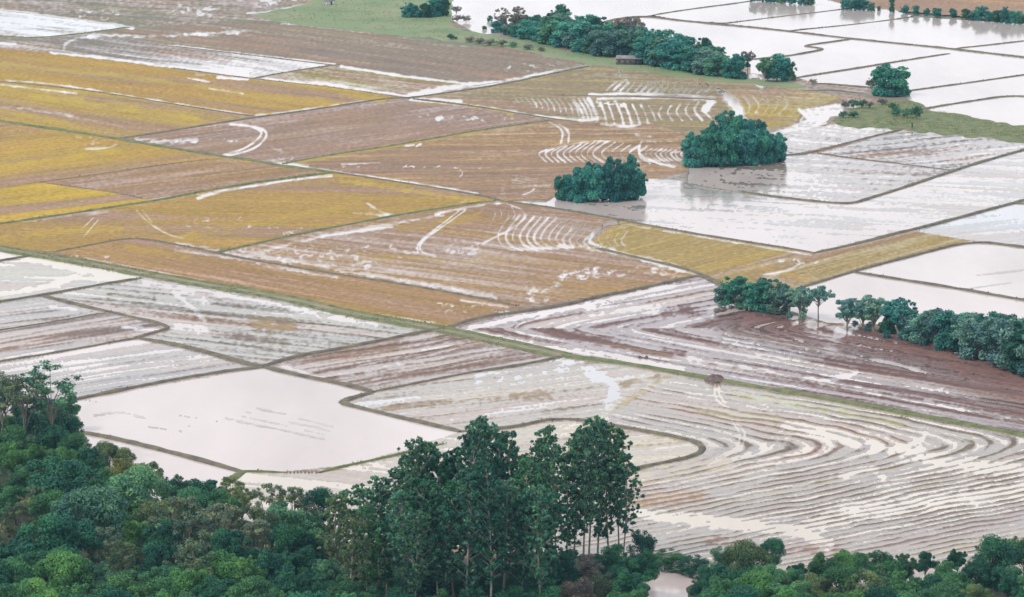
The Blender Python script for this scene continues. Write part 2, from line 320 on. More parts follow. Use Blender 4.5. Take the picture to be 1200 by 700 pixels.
# ---------------------------------------------------------------- strokes: wheel ruts, furrows, puddles, dry streaks
def seg_dist(poly, x, y, ky=1.0):
    best = np.full(x.shape, 1e9, np.float32)
    for (xa, ya), (xb, yb) in zip(poly[:-1], poly[1:]):
        dx, dy = xb - xa, (yb - ya) * ky; l2 = dx * dx + dy * dy + 1e-9
        t = np.clip(((x - xa) * dx + (y - ya) * ky * dy) / l2, 0, 1)
        best = np.minimum(best, np.hypot(x - xa - t * dx, (y - ya) * ky - t * dy))
    return best
def smooth(poly, n=2):
    P = [tuple(map(float, p)) for p in poly]
    if len(P) < 3: return P
    for _ in range(n):
        Q = [P[0]]
        for a, b in zip(P[:-1], P[1:]):
            Q += [(.75 * a[0] + .25 * b[0], .75 * a[1] + .25 * b[1]), (.25 * a[0] + .75 * b[0], .25 * a[1] + .75 * b[1])]
        P = Q + [P[-1]]
    return P
def box(poly, pad):
    bx = [p[0] for p in poly]; by = [p[1] for p in poly]
    j0, j1 = np.searchsorted(ys, [min(by) - pad, max(by) + pad]); i0, i1 = np.searchsorted(xs, [min(bx) - pad, max(bx) + pad])
    return slice(max(j0, 0), max(j1, 0)), slice(max(i0, 0), max(i1, 0))
def stroke(poly, w, a, rag=.5, col=None, ky=1.0, sm=2):
    """raise (a>0) or lower waterness along a line of half width w px; optional soil colour"""
    P = smooth(poly, sm); q = box(P, w * 2.5 + 3); x, y = PX[q], PY[q]
    if x.size == 0: return
    d = seg_dist(P, x, y, ky) / w
    d = d + rag * fbm(x / 6, y / 3, 2, 3.3)
    k = np.clip(1.5 - d, 0, 1); k = k * k * (3 - 2 * k)
    W[q] += a * k * np.clip(.85 + .65 * fbm(x / 15, y / 7, 2, 9.7), .15, 1.15)
    if col is not None: k = k * np.clip(.62 + .6 * fbm(x / 22, y / 4, 2, 1.9), 0, .9); C[q] = C[q] * (1 - k[..., None]) + soilc(*col) * k[..., None]
def fam(A, B, n, w, a, rag=.35, jit=.5, ky=1.0):
    rr = random.Random(int(A[0][0] * 7 + n)); A, B = smooth(A, 2), smooth(B, 2)
    for i in range(n):
        t = i / max(1, n - 1); j = rr.uniform(-jit, jit)
        stroke([(p[0] + (q[0] - p[0]) * t + j, p[1] + (q[1] - p[1]) * t) for p, q in zip(A, B)], w * rr.uniform(.5, 1.25), a * rr.uniform(.75, 1.1), rag, ky=ky, sm=0)
def scrib(path, n, size, w, a, spread=3, seed=0):
    """scattered small hooks of water left by turning tractors"""
    rr = random.Random(seed + n + int(path[0][0])); P = smooth(path, 2)
    for _ in range(int(n * .8)):
        k = rr.randrange(len(P) - 1); t = rr.random()
        cx = P[k][0] * (1 - t) + P[k + 1][0] * t; cy = P[k][1] * (1 - t) + P[k + 1][1] * t + rr.gauss(0, spread)
        th = rr.uniform(0, 6.28); r = size * rr.uniform(.3, .9); sp = rr.uniform(1.2, 3.5)
        pts = [(cx + r * math.cos(th + sp * u / 4), cy + .45 * r * math.sin(th + sp * u / 4)) for u in range(5)]
        stroke(pts, w * rr.uniform(.45, 1.0), a * rr.uniform(.45, 1), .5, sm=1)
WT = .6
# upper left
for pl, hw, cc in (([(0, 196), (60, 188), (140, 176)], 3.5, (212, 184, 84)), ([(0, 132), (40, 138), (90, 148)], 2.5, (205, 178, 92)), ([(0, 76), (80, 84), (200, 96)], 3, (206, 180, 100)), ([(40, 112), (140, 124), (230, 140)], 4, (210, 184, 90)),
                   ([(230, 100), (300, 115), (380, 118)], 3, (204, 176, 98)), ([(400, 112), (450, 118)], 3, (205, 178, 98)), ([(490, 120), (560, 124), (600, 134)], 2.2, (200, 174, 96)), ([(345, 192), (430, 176), (560, 156)], 1.8, (196, 176, 96)),
                   ([(400, 212), (480, 224), (560, 236)], 2.5, (210, 184, 88)), ([(0, 280), (60, 272), (140, 268)], 4, (205, 175, 88)), ([(210, 280), (300, 262), (420, 240)], 4, (200, 170, 92)), ([(420, 300), (520, 306), (600, 312)], 3, (190, 160, 100)),
                   ([(470, 268), (560, 254)], 4, (192, 162, 98)), ([(560, 300), (680, 314)], 3, (188, 156, 104)), ([(150, 290), (220, 300)], 4, (196, 164, 92)), ([(840, 300), (900, 318), (950, 328)], 3, (198, 164, 98))):
    stroke(pl, hw, -.03, .9, cc)
stroke([(0, 12), (70, 21), (155, 33)], 1.8, WT); stroke([(75, 56), (78, 50), (95, 44), (115, 41), (200, 43), (300, 36)], 1.6, .3, 1.2)
stroke([(0, 51), (18, 51)], 1.5, WT); stroke([(60, 62), (130, 69), (200, 79), (260, 86)], 1.3, .5, .8)
stroke([(200, 53), (280, 63), (340, 70), (393, 76)], 1.2, WT); stroke([(255, 91), (290, 93)], 1.6, WT); stroke([(245, 104), (285, 110)], 1.2, .5)
stroke([(220, 92), (245, 96)], 1.0, .5); stroke([(200, 78), (290, 90)], 1.4, .4, 1)
stroke([(300, 92), (340, 96), (380, 98), (420, 105), (480, 114)], 1.8, .5); stroke([(400, 78), (485, 91), (560, 99)], 1.4, WT)
stroke([(480, 112), (520, 104), (560, 100), (575, 99)], 3.2, .5); stroke([(576, 97), (620, 90), (660, 82), (690, 77)], 1.6, WT)
stroke([(675, 79), (688, 76)], 2.0, WT); scrib([(575, 78), (620, 80), (660, 74)], 26, 4, 1, .4, 4)
scrib([(90, 15), (140, 18)], 20, 5, 1, .4, 4); scrib([(200, 12), (260, 12)], 24, 5, 1, .4, 4); stroke([(290, 16), (320, 14), (350, 7), (385, 1)], 1.2, .5)
scrib([(300, 3), (360, 2)], 14, 7, 1, .4, 3); stroke([(330, 29), (350, 29)], 1.5, .5); scrib([(200, 44), (300, 35)], 20, 6, 1, .35, 3)
fam([(245, 67), (245, 67), (300, 75)], [(230, 88), (260, 88), (290, 90)], 5, 1, .2, 1)
stroke([(0, 94), (60, 98), (130, 109), (200, 121), (290, 135)], 1.1, .45); stroke([(0, 99), (40, 104), (90, 110)], 1.4, .45)
stroke([(0, 124), (30, 127), (85, 136)], 1.8, .3, .8); stroke([(300, 135), (340, 131), (400, 122), (440, 117)], 1.0, .4)
stroke([(255, 140), (330, 133)], 1.2, .15)
# wedge with the looped wheel track
stroke([(270, 146), (295, 148), (308, 154), (303, 163), (288, 174), (262, 182)], 1.2, WT, .2)
stroke([(298, 149), (312, 153), (312, 162), (302, 172), (288, 178), (266, 183)], 1.2, WT, .2)
stroke([(160, 164), (185, 166), (230, 165)], 2.2, .3, 1); scrib([(165, 165), (300, 165)], 22, 3, .9, .5, 1.2)
stroke([(320, 172), (330, 178)], 2, .25); scrib([(330, 187), (345, 185)], 5, 4, 1, .5, 1)
scrib([(485, 138), (600, 139)], 20, 4, 1, .5, 1.5); scrib([(402, 194), (565, 198)], 22, 3, .9, .5, 1.2); stroke([(400, 193), (445, 191)], .8, .5)
stroke([(475, 171), (485, 170)], 1.1, WT); stroke([(488, 172), (493, 169)], 1, WT); stroke([(540, 200), (543, 204), (538, 208)], .8, .5)
stroke([(330, 192), (365, 197), (400, 202), (500, 217), (560, 227)], 1.1, WT, .3)
stroke([(320, 190), (360, 195)], 2, .35); stroke([(100, 175), (125, 174), (137, 170)], 1.2, WT, .3); scrib([(75, 163), (130, 168)], 10, 4, 1, .35, 2)
stroke([(160, 239), (180, 235), (232, 227)], 1.6, .45); stroke([(232, 232), (262, 223), (300, 217), (350, 209), (388, 206)], 2.0, WT, .3)
stroke([(480, 117), (545, 123), (600, 131), (650, 139), (690, 142), (700, 139)], 1.3, WT, .4); stroke([(492, 116), (540, 119)], 1.6, .5)
# fans of furrows
fam([(722, 97), (716, 101), (711, 106)], [(826, 98), (834, 103), (824, 110)], 15, 1.15, .55, .3); stroke([(690, 111), (760, 110), (834, 114)], 1.4, WT)
scrib([(725, 84), (735, 95)], 14, 4, 1, .5, 3); scrib([(760, 97), (800, 98)], 8, 3, 1, .4, 1)
fam([(604, 116), (607, 119), (608, 121)], [(668, 116), (676, 126), (678, 136)], 11, 1.0, .5, .3)
fam([(672, 117), (680, 127), (684, 138)], [(690, 116), (697, 128), (700, 141)], 4, 1.7, .55, .3); stroke([(700, 116), (800, 115), (835, 118)], 1.2, .5)
fam([(703, 120), (708, 133), (711, 146)], [(760, 124), (766, 134), (769, 144)], 7, 1.3, .55, .3); scrib([(700, 121), (735, 121)], 16, 5, 1.3, .5, 2)
stroke([(705, 146), (735, 149), (750, 146)], 1.5, .5); fam([(775, 126), (770, 133), (776, 142)], [(830, 119), (823, 128), (835, 141)], 6, 1.2, .55, .3)
stroke([(826, 128), (836, 118)], 4, .6); stroke([(852, 116), (862, 122), (868, 138)], 6, .6, .4); stroke([(884, 91), (893, 101)], 4.5, .6); stroke([(842, 106), (850, 110)], 3.5, .5)
fam([(872, 114), (880, 124), (877, 132)], [(915, 112), (925, 122), (912, 134)], 5, .9, .33, .3); scrib([(880, 133), (905, 128)], 8, 4, .8, .25, 3)
fam([(936, 128), (944, 133), (938, 142)], [(966, 125), (974, 136), (955, 147)], 4, 1.3, .4, .3)
fam([(640, 176), (629, 180), (640, 190)], [(705, 165), (684, 180), (700, 191)], 9, 1.05, .55, .25); fam([(712, 166), (690, 180), (708, 191)], [(758, 172), (745, 181), (762, 192)], 6, 1.05, .55, .25)
fam([(764, 174), (752, 181), (775, 194)], [(803, 178), (795, 181), (815, 196)], 8, .85, .5, .3); stroke([(752, 166), (748, 175), (750, 182), (765, 190), (790, 196)], 1.1, .55)
stroke([(643, 143), (657, 150), (660, 158), (657, 168)], .9, .45); stroke([(655, 146), (667, 153), (666, 168)], .9, .45); stroke([(640, 176), (690, 165), (715, 166)], .8, .3)
fam([(600, 205), (625, 210), (645, 216)], [(600, 226), (615, 228), (640, 228)], 8, .8, .2, .4); stroke([(612, 229), (620, 226), (626, 222)], .8, .5); scrib([(588, 215), (590, 230)], 8, 4, .9, .35, 3)
scrib([(760, 167), (810, 167)], 8, 4, .9, .4, 1); stroke([(745, 158), (762, 160)], 1.3, .45)
# middle gold field and boomerang
stroke([(95, 270), (110, 255)], .7, .3, .3, (215, 190, 120)); stroke([(98, 278), (115, 258)], .7, .3, .3, (215, 190, 120))
stroke([(160, 247), (172, 260), (195, 275), (215, 280)], .9, .3, .3, (220, 195, 125)); stroke([(167, 247), (178, 261)], .9, .3, .3, (220, 195, 125))
stroke([(10, 262), (60, 256), (140, 246)], 2, .2, 1); scrib([(215, 260), (330, 265)], 14, 5, 1, .35, 2); scrib([(270, 263), (325, 268)], 10, 5, 1, .5, 1.5); scrib([(335, 273), (355, 268)], 10, 4, 1.2, .5, 1.5)
stroke([(430, 238), (448, 250), (460, 252)], 1.4, .4); stroke([(415, 250), (455, 253)], 2, .35, .8); scrib([(530, 238), (560, 235)], 8, 4, 1, .4, 1)
stroke([(205, 286), (240, 291), (300, 304)], 1.8, .35, 1, (200, 180, 160)); stroke([(205, 294), (280, 303), (340, 316), (395, 325)], 1.8, .35, 1)
scrib([(80, 300), (95, 297), (110, 295)], 8, 6, 1, .4, 1.5); scrib([(125, 300), (135, 301)], 4, 5, 1.3, .4, 1); stroke([(100, 303), (200, 322), (300, 341)], 1.0, .3)
scrib([(515, 361), (595, 364)], 26, 5, 1, .5, 3); stroke([(430, 369), (470, 374), (510, 378)], 1.8, .4); stroke([(540, 352), (595, 360)], 1.2, .45)
# broad brown field
stroke([(290, 300), (350, 283), (400, 273), (470, 261), (520, 252)], 1.5, .32, .9); stroke([(400, 274), (460, 266)], 1.2, .45); stroke([(300, 300), (400, 317), (480, 330), (580, 349)], 2.2, .32, 1.0)
stroke([(510, 251), (560, 241), (585, 239)], 1.6, .5); stroke([(545, 247), (520, 265), (500, 278), (491, 288), (493, 296), (510, 300)], .9, .5, .2); stroke([(537, 248), (514, 266), (496, 279), (488, 289), (490, 296)], .9, .5, .2)
scrib([(270, 294), (400, 292), (560, 292)], 60, 6, 1.0, .4, 3.5); scrib([(320, 300), (420, 305), (440, 316)], 30, 6, 1.1, .4, 4)
fam([(600, 252), (588, 266), (582, 278), (590, 290), (603, 294)], [(668, 258), (654, 272), (650, 281), (657, 288), (672, 291)], 9, 1.05, .42, .25)
fam([(676, 262), (664, 275), (658, 281), (664, 289)], [(700, 268), (690, 277), (682, 284), (690, 291)], 4, 1.0, .42, .25); fam([(708, 266), (700, 280), (706, 287)], [(736, 272), (727, 283), (733, 289)], 4, 1.0, .42, .25)
stroke([(727, 259), (708, 263), (698, 273), (688, 283), (704, 291), (745, 302), (800, 318)], 1.8, .45, .3); stroke([(566, 240), (590, 238), (606, 243), (617, 251), (611, 260), (597, 270), (580, 278), (565, 286)], 1.1, .4, .3)
fam([(577, 243), (581, 252), (577, 258)], [(600, 243), (605, 252), (598, 262)], 4, .9, .4, .3); stroke([(655, 288), (690, 290), (760, 304), (815, 321)], 2.6, .35, .8); stroke([(718, 264), (732, 268)], 2.4, .3)
scrib([(655, 325), (700, 316), (790, 320)], 60, 6, 1.1, .45, 3); scrib([(620, 345), (650, 338), (690, 325)], 34, 6, 1.1, .4, 4); stroke([(690, 285), (720, 292)], 1.4, .3)
scrib([(910, 308), (960, 307)], 12, 4, 1, .45, 1.5); stroke([(935, 305), (938, 310), (920, 318), (895, 322)], .9, .5); stroke([(720, 262), (800, 274), (900, 291), (950, 299)], 1.0, .5)
# striped wet field below the right trees
stroke([(552, 384), (600, 373), (640, 366), (700, 355), (790, 333)], 2.2, .4, .8); stroke([(604, 384), (612, 378), (640, 370)], 1.1, .5); stroke([(606, 388), (640, 397), (700, 412), (800, 432)], 2.4, .35, .9)
stroke([(545, 387), (600, 398), (690, 415)], 2.2, .35, .8); stroke([(790, 418), (860, 428), (960, 447), (1100, 475), (1200, 495)], 2.4, .4, 1)
stroke([(850, 398), (900, 412), (960, 420)], 6, .25, 1); stroke([(930, 398), (1000, 414), (1085, 437)], 1.6, .45, .6); stroke([(980, 440), (998, 440), (1008, 435), (995, 431)], 1.2, .5, .2); stroke([(960, 446), (990, 444), (1003, 437)], 1.2, .5, .3)
scrib([(1060, 455), (1120, 450), (1190, 440)], 22, 7, 1.2, .4, 4); stroke([(880, 375), (960, 392), (1060, 405), (1200, 450), (1300, 470)], 11, -.22, .8, (144, 110, 104)); stroke([(980, 392), (1000, 384)], 6, .45, .8)
stroke([(1040, 400), (1150, 430), (1260, 455)], 6, -.12, .7, (150, 116, 106)); stroke([(640, 388), (700, 400), (800, 415)], 5, -.22, .8); stroke([(780, 365), (830, 368)], 6, -.3, .8); stroke([(690, 362), (790, 362)], 5, .3, 1)
# left plots
stroke([(35, 303), (100, 318), (160, 326)], 3.5, .4, .6); stroke([(0, 344), (60, 336), (95, 320)], 3, .3, .8); stroke([(0, 310), (30, 305)], 2, .4)
stroke([(170, 330), (200, 333), (240, 352)], 5, .3, .8); stroke([(195, 335), (225, 360), (240, 375)], 2.6, .4, .6); stroke([(205, 384), (240, 386)], 4, .45, .6); stroke([(210, 333), (300, 353), (440, 380)], 3.5, .35, .9)
stroke([(300, 380), (340, 382)], 6, -.35, .7, (184, 162, 126)); stroke([(130, 347), (180, 350)], 4, -.2, .8); stroke([(280, 390), (330, 402)], 6, -.12, 1)
stroke([(60, 360), (100, 362)], 2, .3); stroke([(145, 383), (185, 387)], 2.2, .45, .6); stroke([(0, 384), (80, 372)], 1.4, -.3); stroke([(0, 410), (70, 394), (140, 384)], 1.4, -.3)
stroke([(10, 420), (80, 409), (160, 398)], 2.2, .3); stroke([(130, 425), (220, 415)], 3, -.18, 1); stroke([(210, 428), (222, 425)], .9, -.4); stroke([(205, 424), (218, 422)], .9, -.4)
stroke([(470, 397), (520, 400)], 7, .15, 1, None); stroke([(530, 390), (640, 415)], 2.4, .4, .8); stroke([(400, 440), (470, 428)], 3, .2, 1); stroke([(330, 428), (380, 445)], 2.4, .35, .8); fam([(440, 450), (600, 415)], [(420, 430), (540, 400)], 5, 1, .18, .8)
fam([(265, 490), (380, 515)], [(300, 478), (390, 500)], 4, 1.0, -.3, .9); stroke([(110, 487), (140, 482), (170, 490)], 1.0, -.4, .9)
# tan fields and the great striped field
stroke([(690, 436), (716, 446), (722, 462), (708, 486)], 6, .3, .5); stroke([(685, 500), (720, 478), (782, 442)], 3.2, -.32, .4, (214, 202, 172)); stroke([(560, 442), (680, 424)], 6, .25, 1)
stroke([(455, 478), (560, 462), (640, 462)], 6, -.22, 1, (190, 170, 148)); stroke([(730, 450), (745, 445), (770, 440)], 4, -.3, .8, (196, 178, 158))
stroke([(838, 450), (837, 462), (842, 472), (855, 478)], .9, .5, .2); stroke([(843, 450), (842, 462), (850, 472)], .9, .5, .2); stroke([(857, 493), (869, 508), (862, 530), (830, 545)], 1.0, .4, .2); stroke([(863, 495), (875, 508), (868, 528)], 1.0, .4, .2)
stroke([(860, 462), (960, 478), (1060, 497)], 5, -.2, 1, (190, 182, 140)); stroke([(820, 480), (910, 492)], 6, -.15, .8, (186, 172, 140))
stroke([(920, 500), (960, 505), (1020, 525), (1080, 528)], 5, .3, .7); stroke([(1020, 530), (1075, 520), (1085, 508)], 3, .45, .5); stroke([(1060, 530), (1120, 545), (1200, 550), (1280, 560)], 7, .4, .8); stroke([(985, 560), (1020, 545), (1035, 560)], 3, .4, .7)
stroke([(740, 600), (800, 608), (880, 616), (940, 622), (970, 640)], 6, .5, .6); stroke([(940, 620), (990, 600), (1100, 590), (1280, 560)], 8, .3, 1); stroke([(1010, 648), (1100, 625), (1280, 585)], 7, -.15, 1, (160, 140, 136))
stroke([(745, 588), (820, 582)], 8, -.25, .7, (194, 158, 130)); stroke([(830, 634), (900, 640), (980, 645)], 5, -.25, .9, (168, 140, 130)); stroke([(735, 560), (850, 545)], 8, -.08, 1, (196, 174, 138))
scrib([(960, 560), (1000, 555), (1190, 560)], 34, 8, 1.1, -.25, 5, 3); scrib([(900, 520), (1000, 535), (1090, 520)], 30, 8, 1.1, -.3, 6, 5)

def soften(A):
    A = A.copy(); A[:, 1:-1] = .25 * A[:, :-2] + .5 * A[:, 1:-1] + .25 * A[:, 2:]; A[1:-1] = .25 * A[:-2] + .5 * A[1:-1] + .25 * A[2:]; return A
W = np.clip(W, -.4, 1.3); W = .55 * W + .45 * soften(W)
Z = np.clip(.34 * (.5 - W), -.22, .16)

# ---------------------------------------------------------------- build one soil relief + one water sheet per plot
qlab = LAB[:-1, :-1]
deep = np.minimum(np.minimum(W[:-1, :-1], W[1:, :-1]), np.minimum(W[:-1, 1:], W[1:, 1:])) > .60
idx = np.arange(NY * NX).reshape(NY, NX)
FX, FY, FZ, FW = GX.ravel(), GY.ravel(), Z.ravel(), W.ravel(); FC = C.reshape(-1, 3)
for k, (name, poly, label, wk) in enumerate(FIELDS):
    jj, ii = np.nonzero((qlab == k) & ~deep)
    if len(jj) < 4: jj, ii = np.nonzero(qlab == k); jj, ii = jj[:8], ii[:8]
    if len(jj) == 0: continue
    q = np.stack([idx[jj + 1, ii], idx[jj + 1, ii + 1], idx[jj, ii + 1], idx[jj, ii]], 1)
    u, inv = np.unique(q.ravel(), return_inverse=True)
    V = np.stack([FX[u], FY[u], FZ[u]], 1)
    me = mesh_np(name, V, inv.reshape(-1, 4), M_SOIL, True, [
        ("soil", 'FLOAT_COLOR', 'POINT', np.concatenate([np.clip(FC[u], .01, .9), np.ones((len(u), 1))], 1)),
        ("wetness", 'FLOAT', 'POINT', FW[u])])
    o = tag(obj(name, me), label, kind="structure")
    pts = [g1(*p) for p in poly]; z = -.12 - .015 * k if k < 2 else -.002 - .0013 * k
    if sum(p[0] * q[1] - q[0] * p[1] for p, q in zip(pts, pts[1:] + pts[:1])) < 0: pts = pts[::-1]
    wm = bpy.data.meshes.new("standing_water"); wm.from_pydata([(a, b, z) for a, b in pts], [], [tuple(range(len(pts)))]); wm.materials.append(M_WATER[wk])
    obj("standing_water", wm, o)

# ---------------------------------------------------------------- earth banks and tracks
BR = np.random.RandomState(3)
WEEDS = []
def resample(P, step):
    P = np.asarray(P, float); d = np.r_[0, np.cumsum(np.hypot(*np.diff(P, axis=0).T))]
    t = np.linspace(0, d[-1], max(3, int(d[-1] / step))); return np.stack([np.interp(t, d, P[:, k]) for k in (0, 1)], 1), d[-1]
def bank(poly, width=2.6, h=.75, m=None, label="low brown earth bank between flooded plots", name="field_bank", off=0.0, rough=.22, taper=True, flat=.38):
    P = np.stack(g(*np.asarray(smooth(poly, 2)).T), 1)
    P, ln = resample(P, 2.6); n = len(P)
    T = np.gradient(P, axis=0); T /= np.linalg.norm(T, axis=1)[:, None] + 1e-9; Nn = np.stack([-T[:, 1], T[:, 0]], 1)
    s = np.linspace(0, ln, n)
    a = vnoise(s / 9, np.full(n, BR.rand() * 200)) - .5; b = vnoise(s / 4, np.full(n, BR.rand() * 200)) - .5; c = vnoise(s / 25, np.full(n, BR.rand() * 200)) - .5
    P = P + Nn * (off + 1.2 * rough * c * 4)[:, None] if np.ndim(off) else P + Nn * (off + 2.2 * rough * c)[:, None]
    wd_ = .64 * width * (1 + rough * 2 * a); hh = .66 * h * (1 + rough * 2.2 * b + rough * a)
    prof = [(-.62, -.3), (-.42, .45), (-flat * .62, .92), (0, 1.0), (flat * .62, .94), (.42, .42), (.62, -.3)]
    WEEDS.append((P, Nn, wd_, hh, m is M_BANKG))
    V = []; k = len(prof)
    for i in range(n):
        e = min(1, min(i, n - 1 - i) / 3 + .45) if taper else 1
        for (u, z) in prof:
            j = BR.uniform(-.05, .05)
            V.append((P[i, 0] + Nn[i, 0] * u * wd_[i], P[i, 1] + Nn[i, 1] * u * wd_[i], hh[i] * e * (z + j) if z > 0 else -.4))
    F = [(i * k + q, i * k + q + 1, (i + 1) * k + q + 1, (i + 1) * k + q) for i in range(n - 1) for q in range(k - 1)]
    V = np.array(V); F = np.array(F)
    me = mesh_np(name, V, F[:, ::-1], m or M_BANK, True)
    return tag(obj(name, me), label, kind="structure")

R1 = [(-130, 266), (0, 292), (100, 308), (200, 327), (340, 350), (400, 366), (500, 383), (600, 404), (660, 417), (750, 429), (840, 446), (960, 466), (1080, 488), (1200, 510), (1330, 534)]
# main green track: two grassy shoulders and a beaten track between them
bank([(x, y) for x, y in R1[:9]], 3.4, .8, M_BANKG, "upper grassy shoulder of the long green track", "grassy_bank", off=3.3)
bank([(x, y) for x, y in R1[:9]], 3.6, .8, M_BANKG, "lower grassy shoulder of the long green track", "grassy_bank", off=-3.0)
bank([(x, y) for x, y in R1[:9]], 5.5, .45, M_TRACK, "beaten earth track between the two grassy shoulders", "farm_track", rough=.08, flat=.6)
bank(R1[8:], 5.6, .9, M_BANKG, "olive green bank running to the right edge", "grassy_bank", flat=.6)
bank([(-130, 122), (0, 143), (100, 157), (140, 164), (200, 174), (260, 184), (300, 189), (330, 195), (400, 204)], 6.0, .9, M_BANKG, "upper green track crossing the golden fields", "grassy_bank", flat=.6)
bank([(400, 204), (500, 219), (560, 229), (585, 235)], 3.4, .8, M_BANK, "straight bank below the chevron furrow field")
LEV = [
    ([(-130, 283), (0, 263), (60, 254), (140, 242), (180, 236), (230, 226), (300, 214), (350, 207), (388, 203)], 3.8, .8, 'g'),
    ([(62, 296), (110, 287), (140, 281), (165, 280), (200, 286), (260, 298), (300, 306), (400, 323), (500, 338), (605, 359)], 3.2, .7, 'b'),
    ([(250, 297), (300, 286), (350, 275), (400, 265), (480, 250), (560, 238), (580, 236)], 3.4, .8, 'g'),
    ([(522, 385), (560, 373), (600, 367), (660, 358), (700, 348), (750, 339), (800, 327), (824, 322)], 3.8, .9, 'b'),
    ([(700, 291), (750, 303), (800, 314), (825, 323), (846, 332)], 3.0, .8, 'b'), ([(806, 326), (822, 323), (835, 330), (850, 338)], 2.4, .7, 'b'),
    ([(588, 236), (640, 243), (700, 253), (725, 258), (800, 272), (850, 280), (900, 288), (955, 297)], 2.8, .8, 'b'),
    ([(955, 297), (1000, 287), (1072, 269), (1130, 254), (1200, 235), (1330, 200)], 4.0, 1.0, 'b'),
    ([(940, 337), (1000, 318), (1070, 300), (1138, 282), (1200, 290), (1330, 306)], 3.0, .9, 'b'),
    ([(1000, 319), (1100, 335), (1200, 352), (1330, 374)], 3.0, .9, 'b'), ([(1186, 239), (1330, 241)], 2.6, .7, 'b'),
    ([(922, 182), (950, 180), (1000, 166), (1057, 152)], 3.6, .8, 'b'), ([(958, 180), (1000, 186), (1060, 193), (1115, 200)], 2.2, .55, 'b'),
    ([(868, 225), (930, 234), (995, 240), (1015, 234), (1060, 220), (1115, 201), (1160, 187), (1200, 176), (1330, 138)], 3.4, .85, 'b'),
    ([(705, 27), (725, 22), (755, 19), (800, 25), (900, 34), (1000, 46), (1060, 52), (1120, 58), (1200, 68), (1330, 82)], 4.0, .9, 'b'),
    ([(765, 18), (800, 12), (880, 2), (930, -8)], 2.6, .55, 'b'), ([(845, 28), (920, 19), (980, 12), (1000, 9)], 2.2, .45, 'b'),
    ([(925, 36), (1000, 29), (1070, 20)], 2.2, .45, 'b'), ([(998, 46), (970, 50), (939, 54), (955, 56), (967, 58), (940, 63), (915, 67), (880, 70)], 3.4, .8, 'b'),
    ([(935, 91), (1000, 81), (1060, 71), (1112, 63)], 4.2, .7, 'b'), ([(1120, 57), (1160, 53), (1200, 48), (1330, 34)], 2.6, .6, 'b'),
    ([(1062, 107), (1100, 102), (1200, 88), (1330, 70)], 3.0, .65, 'b'), ([(1078, 129), (1110, 123), (1150, 117), (1177, 113), (1200, 113), (1330, 122)], 3.0, .75, 'b'),
    ([(955, 98), (1000, 101), (1065, 107)], 3.2, .8, 'b'), ([(940, 107), (975, 106), (1010, 110)], 4.5, .8, 'b'),
    ([(-130, 83), (0, 96), (100, 106), (170, 117), (200, 122), (270, 133), (300, 137)], 2.8, .6, 'b'),
    ([(140, 163), (200, 154), (260, 144), (300, 138), (340, 133), (400, 124), (450, 116), (485, 115), (560, 104), (600, 97), (640, 88), (690, 78)], 4.0, .8, 'b'),
    ([(485, 116), (545, 123), (600, 132), (650, 140), (675, 143)], 3.0, .6, 'b'),
    ([(332, 192), (400, 180), (450, 173), (500, 164), (560, 153), (620, 145), (650, 141)], 3.4, .7, 'g'),
    ([(-130, 37), (0, 43), (45, 45), (110, 38), (150, 32)], 4, .6, 'g'), ([(297, 92), (340, 84), (395, 76)], 3.0, .6, 'b'),
    ([(200, 80), (300, 93), (400, 104), (480, 116)], 2.6, .5, 'b'), ([(-130, 240), (0, 221), (45, 214), (100, 207), (200, 192), (260, 186)], 2.0, .4, 'b'), ([(45, 214), (100, 221), (150, 229), (170, 234)], 2.2, .4, 'b'), ([(200, 54), (280, 63), (395, 77)], 2.2, .4, 'b'), ([(640, 112), (720, 113), (800, 115), (840, 117)], 3, .5, 'b'),
    ([(-130, 326), (0, 306), (34, 300)], 2.6, .7, 'b'), ([(-130, 374), (0, 354), (50, 346), (110, 335), (165, 326)], 3.0, .75, 'b'),
    ([(50, 347), (115, 363), (165, 374), (200, 383), (190, 388), (160, 396)], 3.6, .8, 'b'), ([(-130, 446), (0, 424), (50, 416), (100, 407), (150, 398), (168, 396)], 2.2, .6, 'b'),
    ([(160, 396), (200, 403), (250, 415), (290, 427), (312, 430)], 4.4, 1.0, 'b'), ([(-130, 408), (0, 387), (60, 378), (120, 367)], 1.8, .45, 'b'),
    ([(308, 430), (350, 417), (400, 409), (450, 399), (490, 390), (522, 385)], 4.2, .95, 'b'), ([(308, 430), (350, 440), (400, 450), (438, 460)], 4.4, 1.0, 'b'),
    ([(435, 460), (500, 447), (550, 437), (600, 430), (660, 418)], 2.6, .7, 'b'), ([(436, 460), (412, 467), (398, 472), (420, 478), (480, 492), (540, 506)], 3.8, .9, 'b'),
    ([(540, 506), (600, 502), (645, 491), (690, 493), (735, 502), (790, 512), (818, 519), (825, 527), (812, 535), (780, 542), (720, 554), (690, 560)], 3.2, .9, 'b'),
    ([(80, 470), (150, 456), (200, 446), (260, 436), (310, 430)], 4.2, .95, 'b'), ([(88, 506), (130, 513), (200, 530), (270, 549), (284, 553)], 3.8, .95, 'b'),
    ([(284, 553), (262, 568)], 4.4, 1.0, 'g'), ([(278, 552), (310, 553), (334, 554)], 2.2, .6, 'g'), ([(374, 554), (410, 545), (450, 537), (520, 520)], 2.4, .65, 'g')]
for i, (poly, w_, h_, t_) in enumerate(LEV):
    (xa, ya), (xb, yb) = poly[0], poly[-1]
    bank(poly, w_, h_, M_BANKG if t_ == 'g' else M_BANK, "low %s bank dividing two paddy plots" % ("grassy" if t_ == 'g' else "brown earth"))

